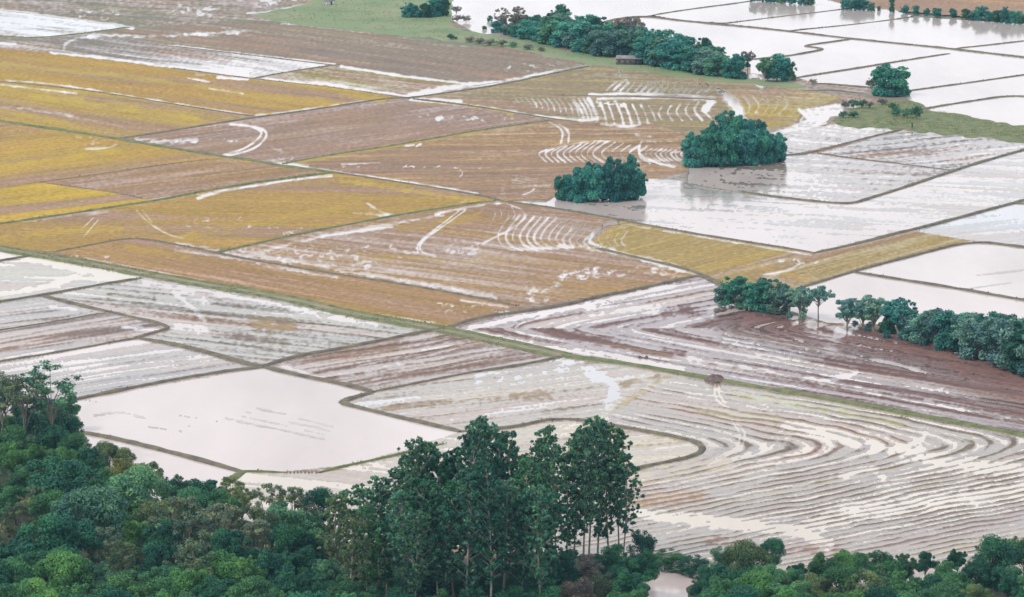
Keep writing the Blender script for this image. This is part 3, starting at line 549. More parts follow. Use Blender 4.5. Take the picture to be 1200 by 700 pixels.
# raised grass and forest floor sheets
def sheet(name, poly, z, m, label, edge=1.5, res=(9, 4)):
    P = smooth(poly + [poly[0]], 1); bx = [p[0] for p in P]; by = [p[1] for p in P]
    x = np.arange(min(bx), max(bx) + res[0], res[0]); y = np.arange(min(by), max(by) + res[1], res[1])
    x, y = np.meshgrid(x, y); inn = inpoly(P, x, y); d = seg_dist(P, x, y, 2.0); d = np.where(inn, d, -d)
    gx, gy = g(x, y)
    zz = z * np.clip((d + 3 + 4 * fbm(x / 14, y / 6, 2, 4)) / 8, -1, 1) * (1 + .35 * fbm(gx / 8, gy / 12, 2, 2))
    keep = d > -10; V = np.stack([gx.ravel(), gy.ravel(), zz.ravel()], 1); ny, nx = x.shape; ix = np.arange(ny * nx).reshape(ny, nx)
    k = keep[:-1, :-1] & keep[1:, 1:] & keep[1:, :-1] & keep[:-1, 1:]; jj, ii = np.nonzero(k)
    q = np.stack([ix[jj + 1, ii], ix[jj + 1, ii + 1], ix[jj, ii + 1], ix[jj, ii]], 1); u, inv = np.unique(q.ravel(), return_inverse=True)
    return tag(obj(name, mesh_np(name, V[u], inv.reshape(-1, 4), m, True)), label, kind="structure")
sheet("meadow", [(300, 18), (385, 0), (400, -46), (528, -46), (526, 18), (528, 36), (600, 46), (700, 66), (770, 76), (850, 92), (930, 98), (950, 104), (900, 100), (850, 97), (770, 86), (690, 76), (600, 58), (520, 47), (400, 34), (330, 26)], .4, M_GRASS, "green meadow beside the far tree belt", res=(3, 1.5))
sheet("grassy_bank", [(975, 142), (1000, 128), (1040, 118), (1068, 118), (1090, 132), (1140, 139), (1200, 150), (1330, 166), (1330, 182), (1200, 166), (1100, 156), (1050, 151), (990, 147)], .5, M_BANKG, "wide grassy bank with bushes at the right", res=(3, 1.5))
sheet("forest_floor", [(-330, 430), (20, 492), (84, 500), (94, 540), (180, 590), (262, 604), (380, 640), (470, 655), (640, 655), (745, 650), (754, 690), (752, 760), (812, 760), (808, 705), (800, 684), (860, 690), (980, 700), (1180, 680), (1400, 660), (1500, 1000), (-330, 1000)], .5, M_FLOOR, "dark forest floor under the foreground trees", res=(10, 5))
M_POND = M_WATER['pink']
P = [g1(*p) for p in ((742, 655), (812, 680), (825, 770), (745, 770))]
tag(obj("pond", mesh_np("pond", [(a, b, .2) for a, b in P[::-1]], [(0, 1, 2, 3)], M_POND)), "muddy pond in a gap between foreground trees", kind="structure")

# rough grass and weeds on the banks and meadows: too many to count
def weeds(name, label, base, size, color):
    base = np.asarray(base); n = len(base); rs = np.random.RandomState(len(base))
    an = rs.uniform(0, 6.28, n); s_ = size * rs.uniform(.5, 1.5, n); lean = rs.normal(0, .35, (n, 2))
    dx, dy = np.cos(an) * s_ * .5, np.sin(an) * s_ * .5
    V = np.stack([np.stack([base[:, 0] - dx, base[:, 1] - dy, base[:, 2]], 1), np.stack([base[:, 0] + dx, base[:, 1] + dy, base[:, 2]], 1),
                  np.stack([base[:, 0] + dx * .5 + lean[:, 0] * s_, base[:, 1] + dy * .5 + lean[:, 1] * s_, base[:, 2] + s_], 1),
                  np.stack([base[:, 0] - dx * .5 + lean[:, 0] * s_, base[:, 1] - dy * .5 + lean[:, 1] * s_, base[:, 2] + s_ * .8], 1)], 1).reshape(-1, 3)
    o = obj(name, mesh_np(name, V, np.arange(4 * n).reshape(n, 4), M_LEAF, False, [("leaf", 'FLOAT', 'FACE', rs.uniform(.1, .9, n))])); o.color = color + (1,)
    return tag(o, label, kind="stuff")
WR = np.random.RandomState(11); gb, bb = [], []
for P_, N_, w_, h_, green in WEEDS:
    i = WR.randint(0, len(P_), int(len(P_) * (5 if green else 3.2))); pat = vnoise(i / 7.0, np.full(len(i), len(P_) * .37)) > .42
    i = i[pat]; u = WR.normal(0, .24, len(i)); p = P_[i] + N_[i] * (u * w_[i])[:, None] + WR.normal(0, .5, (len(i), 2))
    (gb if green else bb).append(np.concatenate([p, (h_[i] * np.clip(.9 - 1.6 * np.abs(u), 0, 1))[:, None]], 1))
weeds("bank_grass", "rough green grass on the long grassy banks", np.concatenate(gb), .36, (.15, .17, .075))
weeds("bank_weeds", "dry brown weeds on the earth banks", np.concatenate(bb), .32, (.15, .135, .085))
def scatter(poly, n, z):
    x = WR.uniform(min(p[0] for p in poly), max(p[0] for p in poly), n * 3); y = WR.uniform(min(p[1] for p in poly), max(p[1] for p in poly), n * 3)
    k = inpoly(poly, x, y) & (fbm(x / 16, y / 5, 2, 5) > -.25); a, b = g(x[k][:n], y[k][:n]); return np.stack([a, b, np.full(len(a), z)], 1)
weeds("meadow_tufts", "tufted grass on the far meadow and the wide grassy bank", np.concatenate([
    scatter([(300, 20), (385, 2), (400, -40), (526, -40), (526, 38), (600, 48), (700, 68), (850, 94), (770, 84), (600, 56), (400, 32)], 9000, .38),
    scatter([(980, 143), (1040, 122), (1070, 122), (1140, 141), (1200, 152), (1320, 168), (1320, 178), (1200, 163), (1050, 149)], 6000, .42)]), .38, (.165, .205, .105))

# ---------------------------------------------------------------- trees
def tube_mesh(paths, sides=6):
    V = []; F = []
    for path, radii in paths:
        path = [Vector(p) for p in path]; b0 = len(V)
        for i, (p, r) in enumerate(zip(path, radii)):
            t = (path[min(i + 1, len(path) - 1)] - path[max(i - 1, 0)]).normalized()
            a = t.cross(Vector((.3, 1, .1))).normalized(); b = t.cross(a)
            for k in range(sides):
                an = 2 * math.pi * k / sides; V.append(tuple(p + a * (r * math.cos(an)) + b * (r * math.sin(an))))
        for i in range(len(path) - 1):
            for k in range(sides):
                k2 = (k + 1) % sides; F.append((b0 + i * sides + k, b0 + i * sides + k2, b0 + (i + 1) * sides + k2, b0 + (i + 1) * sides + k))
    return V, F
def leaves(rs, lobes, n, size, shell=.32, up=.5, droop=0.0):
    lob = np.array(lobes, float); vol = (lob[:, 3] * lob[:, 4] + lob[:, 4] * lob[:, 5] + lob[:, 3] * lob[:, 5])
    k = rs.choice(len(lob), n, p=vol / vol.sum()); l = lob[k]
    d = rs.normal(size=(n, 3)); d[:, 2] += .25; d /= np.linalg.norm(d, axis=1)[:, None]
    r = 1 - np.abs(rs.normal(0, shell, n)); r = np.clip(r, .05, 1.08) + .25 * np.clip(rs.normal(0, .5, n), 0, 2) * (shell > .6)
    p = l[:, :3] + d * l[:, 3:6] * r[:, None]
    nr = d * .8 + rs.normal(0, .55, (n, 3)); nr[:, 2] += up; nr /= np.linalg.norm(nr, axis=1)[:, None]
    a = np.cross(nr, rs.normal(size=(n, 3))); a /= np.linalg.norm(a, axis=1)[:, None]; a[:, 2] -= droop
    b = np.cross(nr, a); s = size * rs.uniform(.55, 1.35, n)[:, None]
    V = np.stack([p - a * s, p + b * s * .55, p + a * s, p - b * s * .55], 1).reshape(-1, 3)
    F = np.arange(4 * n).reshape(n, 4)
    lobt = rs.uniform(-.30, .34, len(lob))[k]
    t = np.clip(.5 + lobt + rs.normal(0, .16, n) + .15 * (r - .8), 0, 1)  # place on shadow-to-highlight ramp: random per lobe and leaf, lower inside
    return V, F, t
KINDS = {}
def reg(kind, trunk_paths, lobes, n, size, bark, rs, sides=6, **kw):
    V, F = tube_mesh(trunk_paths, sides); tm = mesh_np(kind + "_trunk", V, F, bark, True)
    V, F, t = leaves(rs, lobes, n, size, **kw)
    cm = mesh_np(kind + "_crown", V, F, M_LEAF, False, [("leaf", 'FLOAT', 'FACE', t)])
    KINDS.setdefault(kind, []).append((tm, cm))
def make_broad(kind, seed, n, size, hgt=1.0, wid=.5, base=.28, nl=13, bark=None, flatt=.8, r0=.28, open_=0.0, skirt=0, **kw):
    """unit tree: height 1, crown half width wid"""
    rs = np.random.RandomState(seed); lob = []
    zc = base + (1 - base) * .55; hz = (1 - base) * .5
    lob.append((0, 0, zc, wid * .55, wid * .55, hz * .72))
    for i in range(nl):
        an = i * 2.4 + rs.uniform(-.4, .4); u = rs.uniform(-.75, .95); rr = math.sqrt(max(.05, 1 - u * u)) * wid * .72 * rs.uniform(.75, 1.12)
        r = wid * r0 * rs.uniform(.75, 1.35)
        lob.append((rr * math.cos(an), rr * math.sin(an), zc + u * hz * .78, r * 1.15, r * 1.15, r * flatt))
    for i in range(nl):
        an = rs.uniform(0, 6.28); u = rs.uniform(-.2, 1.0); rr = math.sqrt(max(.02, 1 - u * u)) * wid * .95; r = wid * .13 * rs.uniform(.7, 1.5)
        lob.append((rr * math.cos(an), rr * math.sin(an), zc + u * hz * .95, r * 1.2, r * 1.2, r * .8))
    for i in range(skirt):
        an = i * 6.283 / max(1, skirt) + rs.uniform(-.3, .3); r = wid * rs.uniform(.24, .36); rr = wid * rs.uniform(.55, .72)
        lob.append((rr * math.cos(an), rr * math.sin(an), r * .7 + rs.uniform(0, .16), r, r, r * 1.1))
    if open_: lob = lob[1:]
    tp = [([(0, 0, -.02), (.012, .008, base * .6), (-.01, .012, base + .1), (.0, 0, zc)], [.03, .023, .018, .008])]
    for l in lob[1:nl + 1]:
        s = base * .75 + rs.uniform(0, .18)
        tp.append(([(0, .0, s), (l[0] * .45, l[1] * .45, s + (l[2] - s) * .55), (l[0] * .9, l[1] * .9, l[2])], [.013, .008, .003]))
    reg(kind, tp, lob, n, size, bark or M_BARK, rs, **kw)
def make_euc(seed, n=17000):
    rs = np.random.RandomState(seed); lob = []; tp = []
    bend = rs.uniform(-.03, .03, 4); z0_ = rs.uniform(.10, .30); nb = 210
    ax = lambda z: (bend[0] * z + .012 * math.sin(4 * z + bend[2] * 90), bend[1] * z + .012 * math.cos(3 * z + bend[3] * 90))
    zs = np.linspace(-.01, .98, 9); tp.append(([(ax(z)[0], ax(z)[1], z) for z in zs], [.0072 * (1 - .86 * max(z, 0)) for z in zs]))
    for i in range(nb):
        z = z0_ + (.985 - z0_) * ((i + rs.rand()) / nb) ** .8; an = rs.uniform(0, 6.28)
        env = rs.uniform(.08, .15) * math.sin(math.pi * min(.93, max(.10, (1.05 - z) / .80))) ** .7 + .010
        rr = env * rs.uniform(.15, 1.0); x, y = ax(z); cx, cy = x + rr * math.cos(an), y + rr * math.sin(an)
        r = rs.uniform(.007, .021)
        lob.append((cx, cy, z, r, r, r * rs.uniform(.8, 1.2)))
        if rr > .02 and i % 3 == 0:
            zb = z - rr * rs.uniform(.8, 1.4); xb, yb = ax(zb); tp.append(([(xb, yb, zb), ((xb + cx) / 2, (yb + cy) / 2, (z + zb) / 2 + .004), (cx, cy, z)], [.0018, .0013, .0007]))
    reg("euc", tp, lob, n,   .0068, M_BARKP, rs, 5, shell=1.0, droop=.5, up=.15)
def make_thin(seed, n=2600):
    rs = np.random.RandomState(seed); lob = []; tp = []
    tp.append(([(0, 0, -.02), (.02, 0, .25), (-.01, .01, .45), (.02, .0, .62)], [.013, .010, .008, .006]))
    for i in range(13):
        an = i * 2.4; rr = rs.uniform(.10, .30); z0 = rs.uniform(.35, .6); z1 = rs.uniform(.7, .98) - .25 * rr
        c = (rr * math.cos(an), rr * math.sin(an), z1)
        tp.append(([(.0, 0, z0), (c[0] * .35, c[1] * .35, z0 + (z1 - z0) * .55), (c[0] * .8, c[1] * .8, z1 - .04), c], [.005, .004, .0025, .0015]))
        for q in range(5):
            o = rs.normal(0, .05, 3); r = rs.uniform(.025, .05)
            e = (c[0] + o[0], c[1] + o[1], z1 + abs(o[2]) * .6); lob.append(e + (r * 1.5, r * 1.5, r * .6))
            tp.append(([(c[0] * .8, c[1] * .8, z1 - .04), e], [.003, .001]))
    reg("thin", tp, lob, n, .014, M_BARK, rs, 5, shell=.5, up=.8)
for s_ in range(6): make_broad("broad", 10 + s_, 14000, .0205, wid=.50 + .04 * (s_ % 3), base=.22 + .04 * (s_ % 2), nl=11 + 2 * (s_ % 3), r0=.26 + .03 * (s_ % 3))
for s_ in range(3): make_broad("bushy", 40 + s_, 10000, .024, wid=.58, base=.05, nl=12, r0=.30, skirt=9)
for s_ in range(3): make_broad("feather", 60 + s_, 11000, .017, wid=.42, base=.12, nl=20, r0=.20, bark=M_BARK, open_=1, shell=.5, skirt=5)
for s_ in range(7): make_euc(80 + s_)
for s_ in range(2): make_thin(95 + s_)
for s_ in range(4): make_broad("distant", 120 + s_, 5500, .036, wid=.46 + .05 * (s_ % 2), base=.06, nl=11, r0=.30, skirt=8)
for s_ in range(3): make_broad("line", 140 + s_, 5500, .028, wid=.42, base=.16, nl=15, r0=.22, bark=M_BARKP, skirt=3 * (s_ % 2))
for s_ in range(3): make_broad("grove", 160 + s_, 12000, .023, wid=.44, base=.02, nl=15, r0=.22, droop=.7, flatt=1.35, skirt=11)
make_broad("umbrella", 175, 1800, .04, wid=.62, base=.55, nl=12, r0=.2, bark=M_BARK, flatt=.5)
for s_ in range(2): make_broad("shrub", 180 + s_, 900, .075, wid=.75, base=.0, nl=9, r0=.3)

TREES = []
TR = random.Random(5)
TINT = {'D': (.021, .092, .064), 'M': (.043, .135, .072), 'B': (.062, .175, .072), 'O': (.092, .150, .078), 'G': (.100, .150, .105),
        'Y': (.14, .16, .06), 'E': (.058, .158, .108), 'T': (.036, .168, .158), 'H': (.084, .185, .182), 'P': (.15, .150, .150), 'R': (.22, .12, .085)}  # H has distance haze mixed into its leaf colour
WORD = {'D': "dark green", 'M': "mid green", 'B': "bright green", 'O': "olive green", 'G': "grey green", 'Y': "yellow topped", 'E': "dusky green", 'T': "deep teal green", 'P': "greyish purple", 'R': "russet", 'H': "haze-tinted bluish green"}
def plant(kind, x, yb, h, wscale=1.0, tint='M', label=None, group=None, name="tree", cat="tree", z=0.0, var=None):
    """kind of tree with its foot at photo pixel (x, yb), h metres tall"""
    v = KINDS[kind]; tm, cm = v[TR.randrange(len(v)) if var is None else var % len(v)]
    X, Y = g1(x, yb)
    e = bpy.data.objects.new(name, None); e.empty_display_size = .5; COL.objects.link(e)
    e.location = (X, Y, z); e.rotation_euler = (0, 0, TR.uniform(0, 6.28)); e.scale = (h * wscale, h * wscale, h)
    t = obj("trunk", tm, e); c = obj("crown", cm, e)
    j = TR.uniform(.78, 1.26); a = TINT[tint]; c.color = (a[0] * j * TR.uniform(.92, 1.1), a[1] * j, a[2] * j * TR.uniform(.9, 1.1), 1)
    tag(e, label, cat, group); TREES.append(e); return e
ORD = ["first", "second", "third", "fourth", "fifth", "sixth", "seventh", "eighth", "ninth", "tenth", "eleventh", "twelfth", "thirteenth", "fourteenth", "fifteenth", "sixteenth", "seventeenth", "eighteenth", "nineteenth", "twentieth",
       "twenty-first", "twenty-second", "twenty-third", "twenty-fourth", "twenty-fifth", "twenty-sixth", "twenty-seventh", "twenty-eighth", "twenty-ninth", "thirtieth"]
def size_word(w): return "small" if w < 36 else ("broad" if w < 62 else "very broad")

# left forest: crown centre x, crown top y, crown width in px, tint  (row by row, back to front)
ROWS = [
    [(-40, 462, 60, 'D'), (6, 448, 46, 'D'), (48, 468, 66, 'E'), (80, 466, 34, 'M'), (84, 492, 34, 'D')],
    [(-30, 496, 55, 'M'), (2, 486, 44, 'M'), (18, 505, 46, 'M'), (62, 500, 44, 'D'), (88, 512, 36, 'M'), (124, 521, 34, 'O'), (146, 529, 26, 'O')],
    [(-50, 520, 60, 'M'), (12, 520, 44, 'B'), (44, 520, 36, 'B'), (75, 526, 44, 'M'), (104, 526, 46, 'D'), (140, 541, 44, 'Y'), (170, 543, 46, 'O'), (205, 560, 34, 'D'), (238, 560, 46, 'D'), (272, 560, 34, 'O')],
    [(-30, 545, 60, 'M'), (28, 545, 42, 'M'), (70, 538, 84, 'D'), (118, 552, 44, 'M'), (160, 556, 74, 'E'), (200, 570, 40, 'M'), (226, 578, 44, 'M'), (258, 576, 44, 'M'), (284, 572, 40, 'O'), (315, 570, 50, 'G'), (345, 574, 46, 'O'), (374, 576, 40, 'D')],
    [(-40, 575, 60, 'D'), (10, 572, 40, 'M'), (44, 572, 40, 'O'), (60, 580, 46, 'M'), (108, 577, 84, 'E'), (150, 588, 46, 'B'), (178, 592, 44, 'O'), (214, 582, 70, 'G'), (262, 594, 60, 'G'), (300, 594, 56, 'G'), (336, 592, 60, 'E'), (366, 600, 46, 'D')],
    [(-20, 596, 56, 'G'), (24, 592, 42, 'G'), (66, 604, 92, 'D'), (124, 612, 42, 'O'), (156, 608, 44, 'B'), (196, 612, 52, 'D'), (230, 606, 52, 'G'), (268, 622, 60, 'D'), (304, 612, 50, 'G'), (340, 620, 54, 'D'), (372, 626, 40, 'E')],
    [(-30, 625, 60, 'M'), (20, 630, 54, 'D'), (60, 640, 56, 'M'), (122, 620, 44, 'G'), (150, 636, 44, 'O'), (182, 640, 50, 'D'), (222, 640, 54, 'G'), (258, 650, 50, 'B'), (288, 652, 48, 'B'), (322, 645, 50, 'D'), (352, 640, 50, 'D'), (386, 655, 44, 'E')],
    [(-20, 655, 60, 'D'), (24, 652, 54, 'M'), (76, 652, 60, 'B'), (116, 662, 46, 'E'), (146, 668, 60, 'B'), (190, 668, 46, 'M'), (220, 664, 50, 'B'), (256, 674, 50, 'D'), (292, 678, 54, 'M'), (330, 672, 50, 'D'), (364, 672, 50, 'D'), (400, 680, 44, 'M')],
    [(-10, 685, 60, 'M'), (40, 682, 60, 'B'), (92, 688, 56, 'M'), (136, 694, 56, 'D'), (180, 692, 54, 'B'), (226, 694, 52, 'M'), (270, 696, 56, 'B'), (316, 694, 56, 'M'), (360, 694, 54, 'D'), (404, 698, 50, 'M')]]
def forest(rows, group, where, prefix):
    for r, row in enumerate(rows):
        for i, (cx, yt, w, t) in enumerate(row):
            s = 4.6; wm = w / s
            kind = 'bushy' if r == 0 and 740 < cx < 860 else 'broad' if t in 'DMBYTER' else ('feather' if t == 'G' else TR.choice(['broad', 'broad', 'feather']))
            half = {'broad': .54, 'feather': .42, 'bushy': .58}[kind]
            h = min(19, max(7.5, wm * (.95 if kind == 'broad' else 1.15) + 3))
            if r == 0 and 760 < cx < 830: h = 5.0
            yb = base_from_top(yt, h); wsc = wm / (2 * half * h)
            lab = "%s %s tree, %s from left in %s row %s" % (size_word(w), WORD[t], ORD[i], ORD[r], where)
            plant(kind, cx, yb, h, max(.7, wsc * 1.08), t, lab, group, "forest_tree" , z=.3)
forest(ROWS, "trees of the dark left forest", "of the left forest", "left")
FR = [[(752, 622, 26, 'D'), (784, 646, 36, 'M'), (812, 652, 34, 'D'), (846, 641, 26, 'E'), (874, 640, 48, 'O'), (906, 634, 28, 'D'), (934, 660, 22, 'D')],
      [(748, 645, 46, 'D'), (834, 660, 40, 'D'), (868, 664, 46, 'D'), (900, 664, 46, 'M'), (930, 668, 36, 'M'), (968, 650, 42, 'M'), (996, 647, 40, 'B'), (1030, 650, 46, 'M'), (1058, 652, 36, 'M'), (1084, 648, 20, 'D'), (1104, 660, 42, 'M'), (1122, 645, 16, 'D'), (1166, 634, 52, 'D'), (1200, 630, 40, 'M'), (1236, 640, 50, 'M'), (1286, 642, 56, 'D')],
      [(742, 668, 44, 'D'), (824, 676, 30, 'D'), (850, 676, 46, 'M'), (886, 674, 50, 'B'), (924, 680, 50, 'M'), (955, 672, 44, 'O'), (985, 668, 46, 'M'), (1016, 670, 46, 'O'), (1050, 672, 50, 'M'), (1084, 674, 46, 'D'), (1116, 672, 44, 'M'), (1146, 660, 40, 'D'), (1180, 662, 40, 'D'), (1230, 665, 60, 'M'), (1284, 668, 58, 'M')],
      [(736, 690, 46, 'M'), (836, 694, 44, 'M'), (872, 694, 50, 'D'), (912, 692, 52, 'B'), (950, 694, 50, 'M'), (990, 690, 52, 'B'), (1030, 692, 50, 'D'), (1070, 692, 50, 'M'), (1108, 690, 46, 'M'), (1140, 686, 40, 'O'), (1190, 696, 50, 'D'), (1240, 692, 60, 'M'), (1290, 694, 60, 'D')]]
forest(FR, "trees of the thicket along the bottom right", "of the bottom right thicket", "right")

# tall thin half-bare trees at the left edge
for i, (x, yt, yb, w_, lb) in enumerate(((62, 424, 545, 1.05, "tall half bare tree with flat tufts above the left forest"), (30, 440, 548, .9, "sparse grey tree with forked bare limbs at left forest edge"), (4, 436, 540, .9, "sparse grey tree cut by the left edge"))):
    plant('thin', x, yb, (yb - yt) / scale_at(yb), w_, 'G' if i else 'E', lb, None, "bare_tree", var=i, z=.3)

# tall eucalyptus stand
EUC = [(395, 578, 'O'), (404, 572, 'E'), (420, 566, 'E'), (436, 570, 'E'), (448, 556, 'E'), (466, 545, 'E'), (478, 528, 'E'), (490, 510, 'E'), (504, 514, 'E'), (516, 526, 'D'), (528, 532, 'E'), (541, 520, 'D'), (552, 498, 'E'), (562, 487, 'E'), (572, 492, 'E'), (584, 512, 'D'), (596, 500, 'E'), (606, 530, 'E'), (618, 536, 'M'),
       (632, 512, 'E'), (640, 498, 'E'), (650, 518, 'E'), (662, 528, 'E'), (674, 508, 'E'), (684, 496, 'E'), (692, 484, 'E'), (702, 488, 'E'), (714, 490, 'E'), (724, 500, 'E'), (731, 528, 'E')]
for i, (x, yt, t) in enumerate(EUC):
    yb = (664 if x > 625 else 690) + TR.uniform(-10, 14); h = (yb - yt) / scale_at(yb)
    plant('euc', x, yb, h, 1.0 + .25 * TR.random() + .2 * (x < 470), t, "tall slender eucalyptus, %s from left along the stand" % ORD[i], "tall eucalyptus stand", "eucalyptus_tree", z=.3, var=i)
for i, (x, yt, t) in enumerate([(412, 600, 'O'), (430, 592, 'M'), (452, 600, 'D'), (474, 572, 'E'), (496, 556, 'D'), (512, 566, 'E'), (532, 560, 'D'), (550, 545, 'E'), (574, 540, 'D'), (592, 556, 'E'), (612, 560, 'M'), (610, 575, 'D'), (632, 566, 'E'), (646, 575, 'D'), (560, 580, 'E'), (522, 588, 'D'), (486, 596, 'E'), (446, 615, 'M')]):
    yb = 722 + TR.uniform(-8, 14); h = (yb - yt) / scale_at(yb)
    plant('euc', x, yb, h, 1.15 + .25 * TR.random(), t, "shorter eucalyptus in front row of stand, %s from left" % ORD[i], "front eucalyptus of the stand", "eucalyptus_tree", z=.3, var=i + 2)
UND = [(424, 655, 40, 'D'), (452, 662, 44, 'M'), (484, 664, 46, 'D'), (516, 668, 44, 'D'), (548, 668, 46, 'M'), (578, 672, 44, 'D'), (608, 664, 42, 'D'), (636, 650, 40, 'D'), (662, 646, 42, 'D'), (690, 652, 34, 'P'), (716, 640, 40, 'D'),
       (430, 690, 46, 'M'), (470, 692, 50, 'D'), (512, 694, 48, 'M'), (556, 694, 50, 'D'), (600, 690, 48, 'D'), (640, 682, 50, 'D'), (676, 678, 44, 'P'), (706, 672, 44, 'G'), (730, 660, 36, 'D')]
for i, (x, yt, w_, t) in enumerate(UND):
    h = max(6, w_ / 4.7 * .95); yb = base_from_top(yt, h)
    plant('bushy', x, yb, h, w_ / 4.7 / (1.16 * h), t, "%s bush under eucalyptus stand, %s from left in %s row" % (WORD[t], ORD[i if i < 11 else i - 11], "back" if i < 11 else "front"), "bushes under the eucalyptus", "understory_tree", z=.3)

# two groves standing in water
for i, (x, yt, yb, w_) in enumerate([(662, 206, 234, 1.0), (677, 197, 236, .8), (696, 195, 236, .9), (715, 187, 235, .75), (732, 196, 234, .9), (745, 199, 232, .85), (690, 192, 228, .8), (738, 182, 227, .5)]):
    plant('grove', x, yb, (yb - yt) / scale_at(yb), w_ * 1.15, 'T', "dense tree of small round grove in flood water, %s from left" % (ORD[i] if i < 6 else ("sixth, behind" if i == 6 else "seventh, behind")), "trees of the small grove", "grove_tree", var=i)
for i, (x, yt, yb, w_) in enumerate([(815, 156, 195, .85), (831, 154, 195, .85), (850, 152, 194, .9), (872, 153, 193, .9), (891, 154, 191, .85), (909, 157, 189, .85), (838, 143, 180, .7), (852, 132, 179, .75), (870, 137, 178, .75), (886, 141, 178, .75), (824, 160, 186, .9), (904, 158, 183, .9)]):
    plant('grove', x, yb, (yb - yt) / scale_at(yb), w_ * 1.15, 'T', "dense tree of larger grove in flood water, %s from left in %s row" % (ORD[i % 6], "front" if i < 6 else "back"), "trees of the larger grove", "grove_tree", var=i + 1)
# right tree line
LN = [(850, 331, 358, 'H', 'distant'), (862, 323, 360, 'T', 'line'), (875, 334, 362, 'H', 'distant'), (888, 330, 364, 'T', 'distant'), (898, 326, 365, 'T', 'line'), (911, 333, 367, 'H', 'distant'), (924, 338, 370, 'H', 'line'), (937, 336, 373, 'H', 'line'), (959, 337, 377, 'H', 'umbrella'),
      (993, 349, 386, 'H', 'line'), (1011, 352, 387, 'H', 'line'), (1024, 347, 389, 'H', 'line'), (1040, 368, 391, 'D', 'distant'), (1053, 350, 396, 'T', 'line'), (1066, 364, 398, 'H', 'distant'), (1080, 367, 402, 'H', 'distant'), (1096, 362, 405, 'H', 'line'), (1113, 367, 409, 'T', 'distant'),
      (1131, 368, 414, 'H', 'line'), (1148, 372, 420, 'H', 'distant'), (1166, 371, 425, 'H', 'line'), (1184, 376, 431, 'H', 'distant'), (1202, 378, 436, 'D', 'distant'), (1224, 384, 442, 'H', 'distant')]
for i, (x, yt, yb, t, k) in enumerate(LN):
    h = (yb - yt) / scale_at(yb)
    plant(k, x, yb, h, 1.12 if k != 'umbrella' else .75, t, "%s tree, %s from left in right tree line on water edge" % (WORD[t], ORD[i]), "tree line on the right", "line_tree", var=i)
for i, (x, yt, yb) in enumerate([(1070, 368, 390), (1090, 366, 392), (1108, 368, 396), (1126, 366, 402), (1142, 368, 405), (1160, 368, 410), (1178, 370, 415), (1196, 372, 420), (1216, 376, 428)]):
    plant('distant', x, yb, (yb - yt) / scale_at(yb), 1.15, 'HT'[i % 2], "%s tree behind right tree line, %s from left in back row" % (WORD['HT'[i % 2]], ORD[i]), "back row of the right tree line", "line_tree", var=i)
# far belt
def interp(tab, x):
    a = np.array(tab, float); return float(np.interp(x, a[:, 0], a[:, 1]))
TOPL = [(560, 24), (580, 18), (600, 18), (640, 17), (655, 9), (670, 17), (690, 21), (720, 26), (745, 30), (770, 35), (800, 40), (820, 46), (850, 58), (880, 66)]
BASL = [(560, 33), (600, 42), (650, 52), (700, 63), (750, 73), (800, 82), (850, 91), (880, 94)]
xx = 568; i = 0
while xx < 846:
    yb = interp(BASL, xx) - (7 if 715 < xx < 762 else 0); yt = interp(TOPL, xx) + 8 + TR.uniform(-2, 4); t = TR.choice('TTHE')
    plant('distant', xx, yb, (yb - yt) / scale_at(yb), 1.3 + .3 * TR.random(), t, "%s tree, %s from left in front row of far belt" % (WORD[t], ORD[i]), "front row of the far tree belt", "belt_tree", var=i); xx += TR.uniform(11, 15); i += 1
xx = 574; i = 0
while xx < 840:
    yb = interp(BASL, xx) - 11; yt = interp(TOPL, xx) + TR.uniform(-2, 3); t = TR.choice('TTDH')
    plant('distant', xx, yb, (yb - yt) / scale_at(yb), 1.0 + .25 * TR.random(), t, "%s tree, %s from left in back row of far belt" % (WORD[t], ORD[i]), "back row of the far tree belt", "belt_tree", var=i + 1); xx += TR.uniform(12, 17); i += 1
for (k, x, yt, yb, w_, t, lb) in [
    ('distant', 655, 6, 42, .8, 'D', "tallest dark tree rising above the far belt"), ('feather', 606, 9, 36, 1.0, 'P', "bare purplish tree top above left part of far belt"), ('feather', 588, 10, 34, .9, 'P', "bare reddish grey tree at left end of far belt"),
    ('umbrella', 741, 21, 58, .6, 'P', "flat topped brownish tree above middle of far belt"), ('umbrella', 724, 24, 56, .5, 'P', "smaller flat topped tree above the far belt"), ('grove', 861, 64, 92, 1.3, 'T', "rounded willow at right end of far belt"), ('grove', 832, 72, 86, 1.3, 'E', "small rounded tree beside the end willow of far belt"),
    ('umbrella', 876, 61, 90, .5, 'P', "thin flat topped tree just right of the end willow"), ('line', 896, 67, 96, 1.0, 'E', "dusky tree in gap right of far belt"), ('distant', 910, 64, 95, 1.15, 'T', "round dusky tree last at right of far belt"), ('distant', 924, 72, 94, .9, 'E', "small tree at rightmost tip of far belt"), ('shrub', 953, 92, 99, 1.0, 'P', "small brown shrub on bank end right of far belt"),
    ('distant', 478, 4, 21, 1.1, 'T', "leftmost tree of clump on far meadow"), ('distant', 488, 6, 21, 1.1, 'T', "second tree of clump on far meadow"), ('distant', 499, 5, 21, 1.1, 'D', "middle tree of clump on far meadow"), ('distant', 509, -2, 20, 1.0, 'T', "tall tree near right end of meadow clump"), ('distant', 518, -4, 19, .9, 'D', "rightmost tree of clump on far meadow"),
    ('umbrella', 535, 8, 22, .75, 'P', "small flat topped tree standing alone by far water"), ('grove', 1045, 76, 112, 1.5, 'T', "single dense round tree among flooded plots"), ('shrub', 1021, 92, 105, .7, 'O', "low olive shrub left of single round tree"),
    ('distant', 1045, -3, 15, .45, 'D', "narrow conical tree in the far right hedge")]:
    plant(k, x, yb, (yb - yt) / scale_at(yb), w_, t, lb, None, "tree" if k != 'shrub' else "shrub", cat="tree" if k != 'shrub' else "shrub")
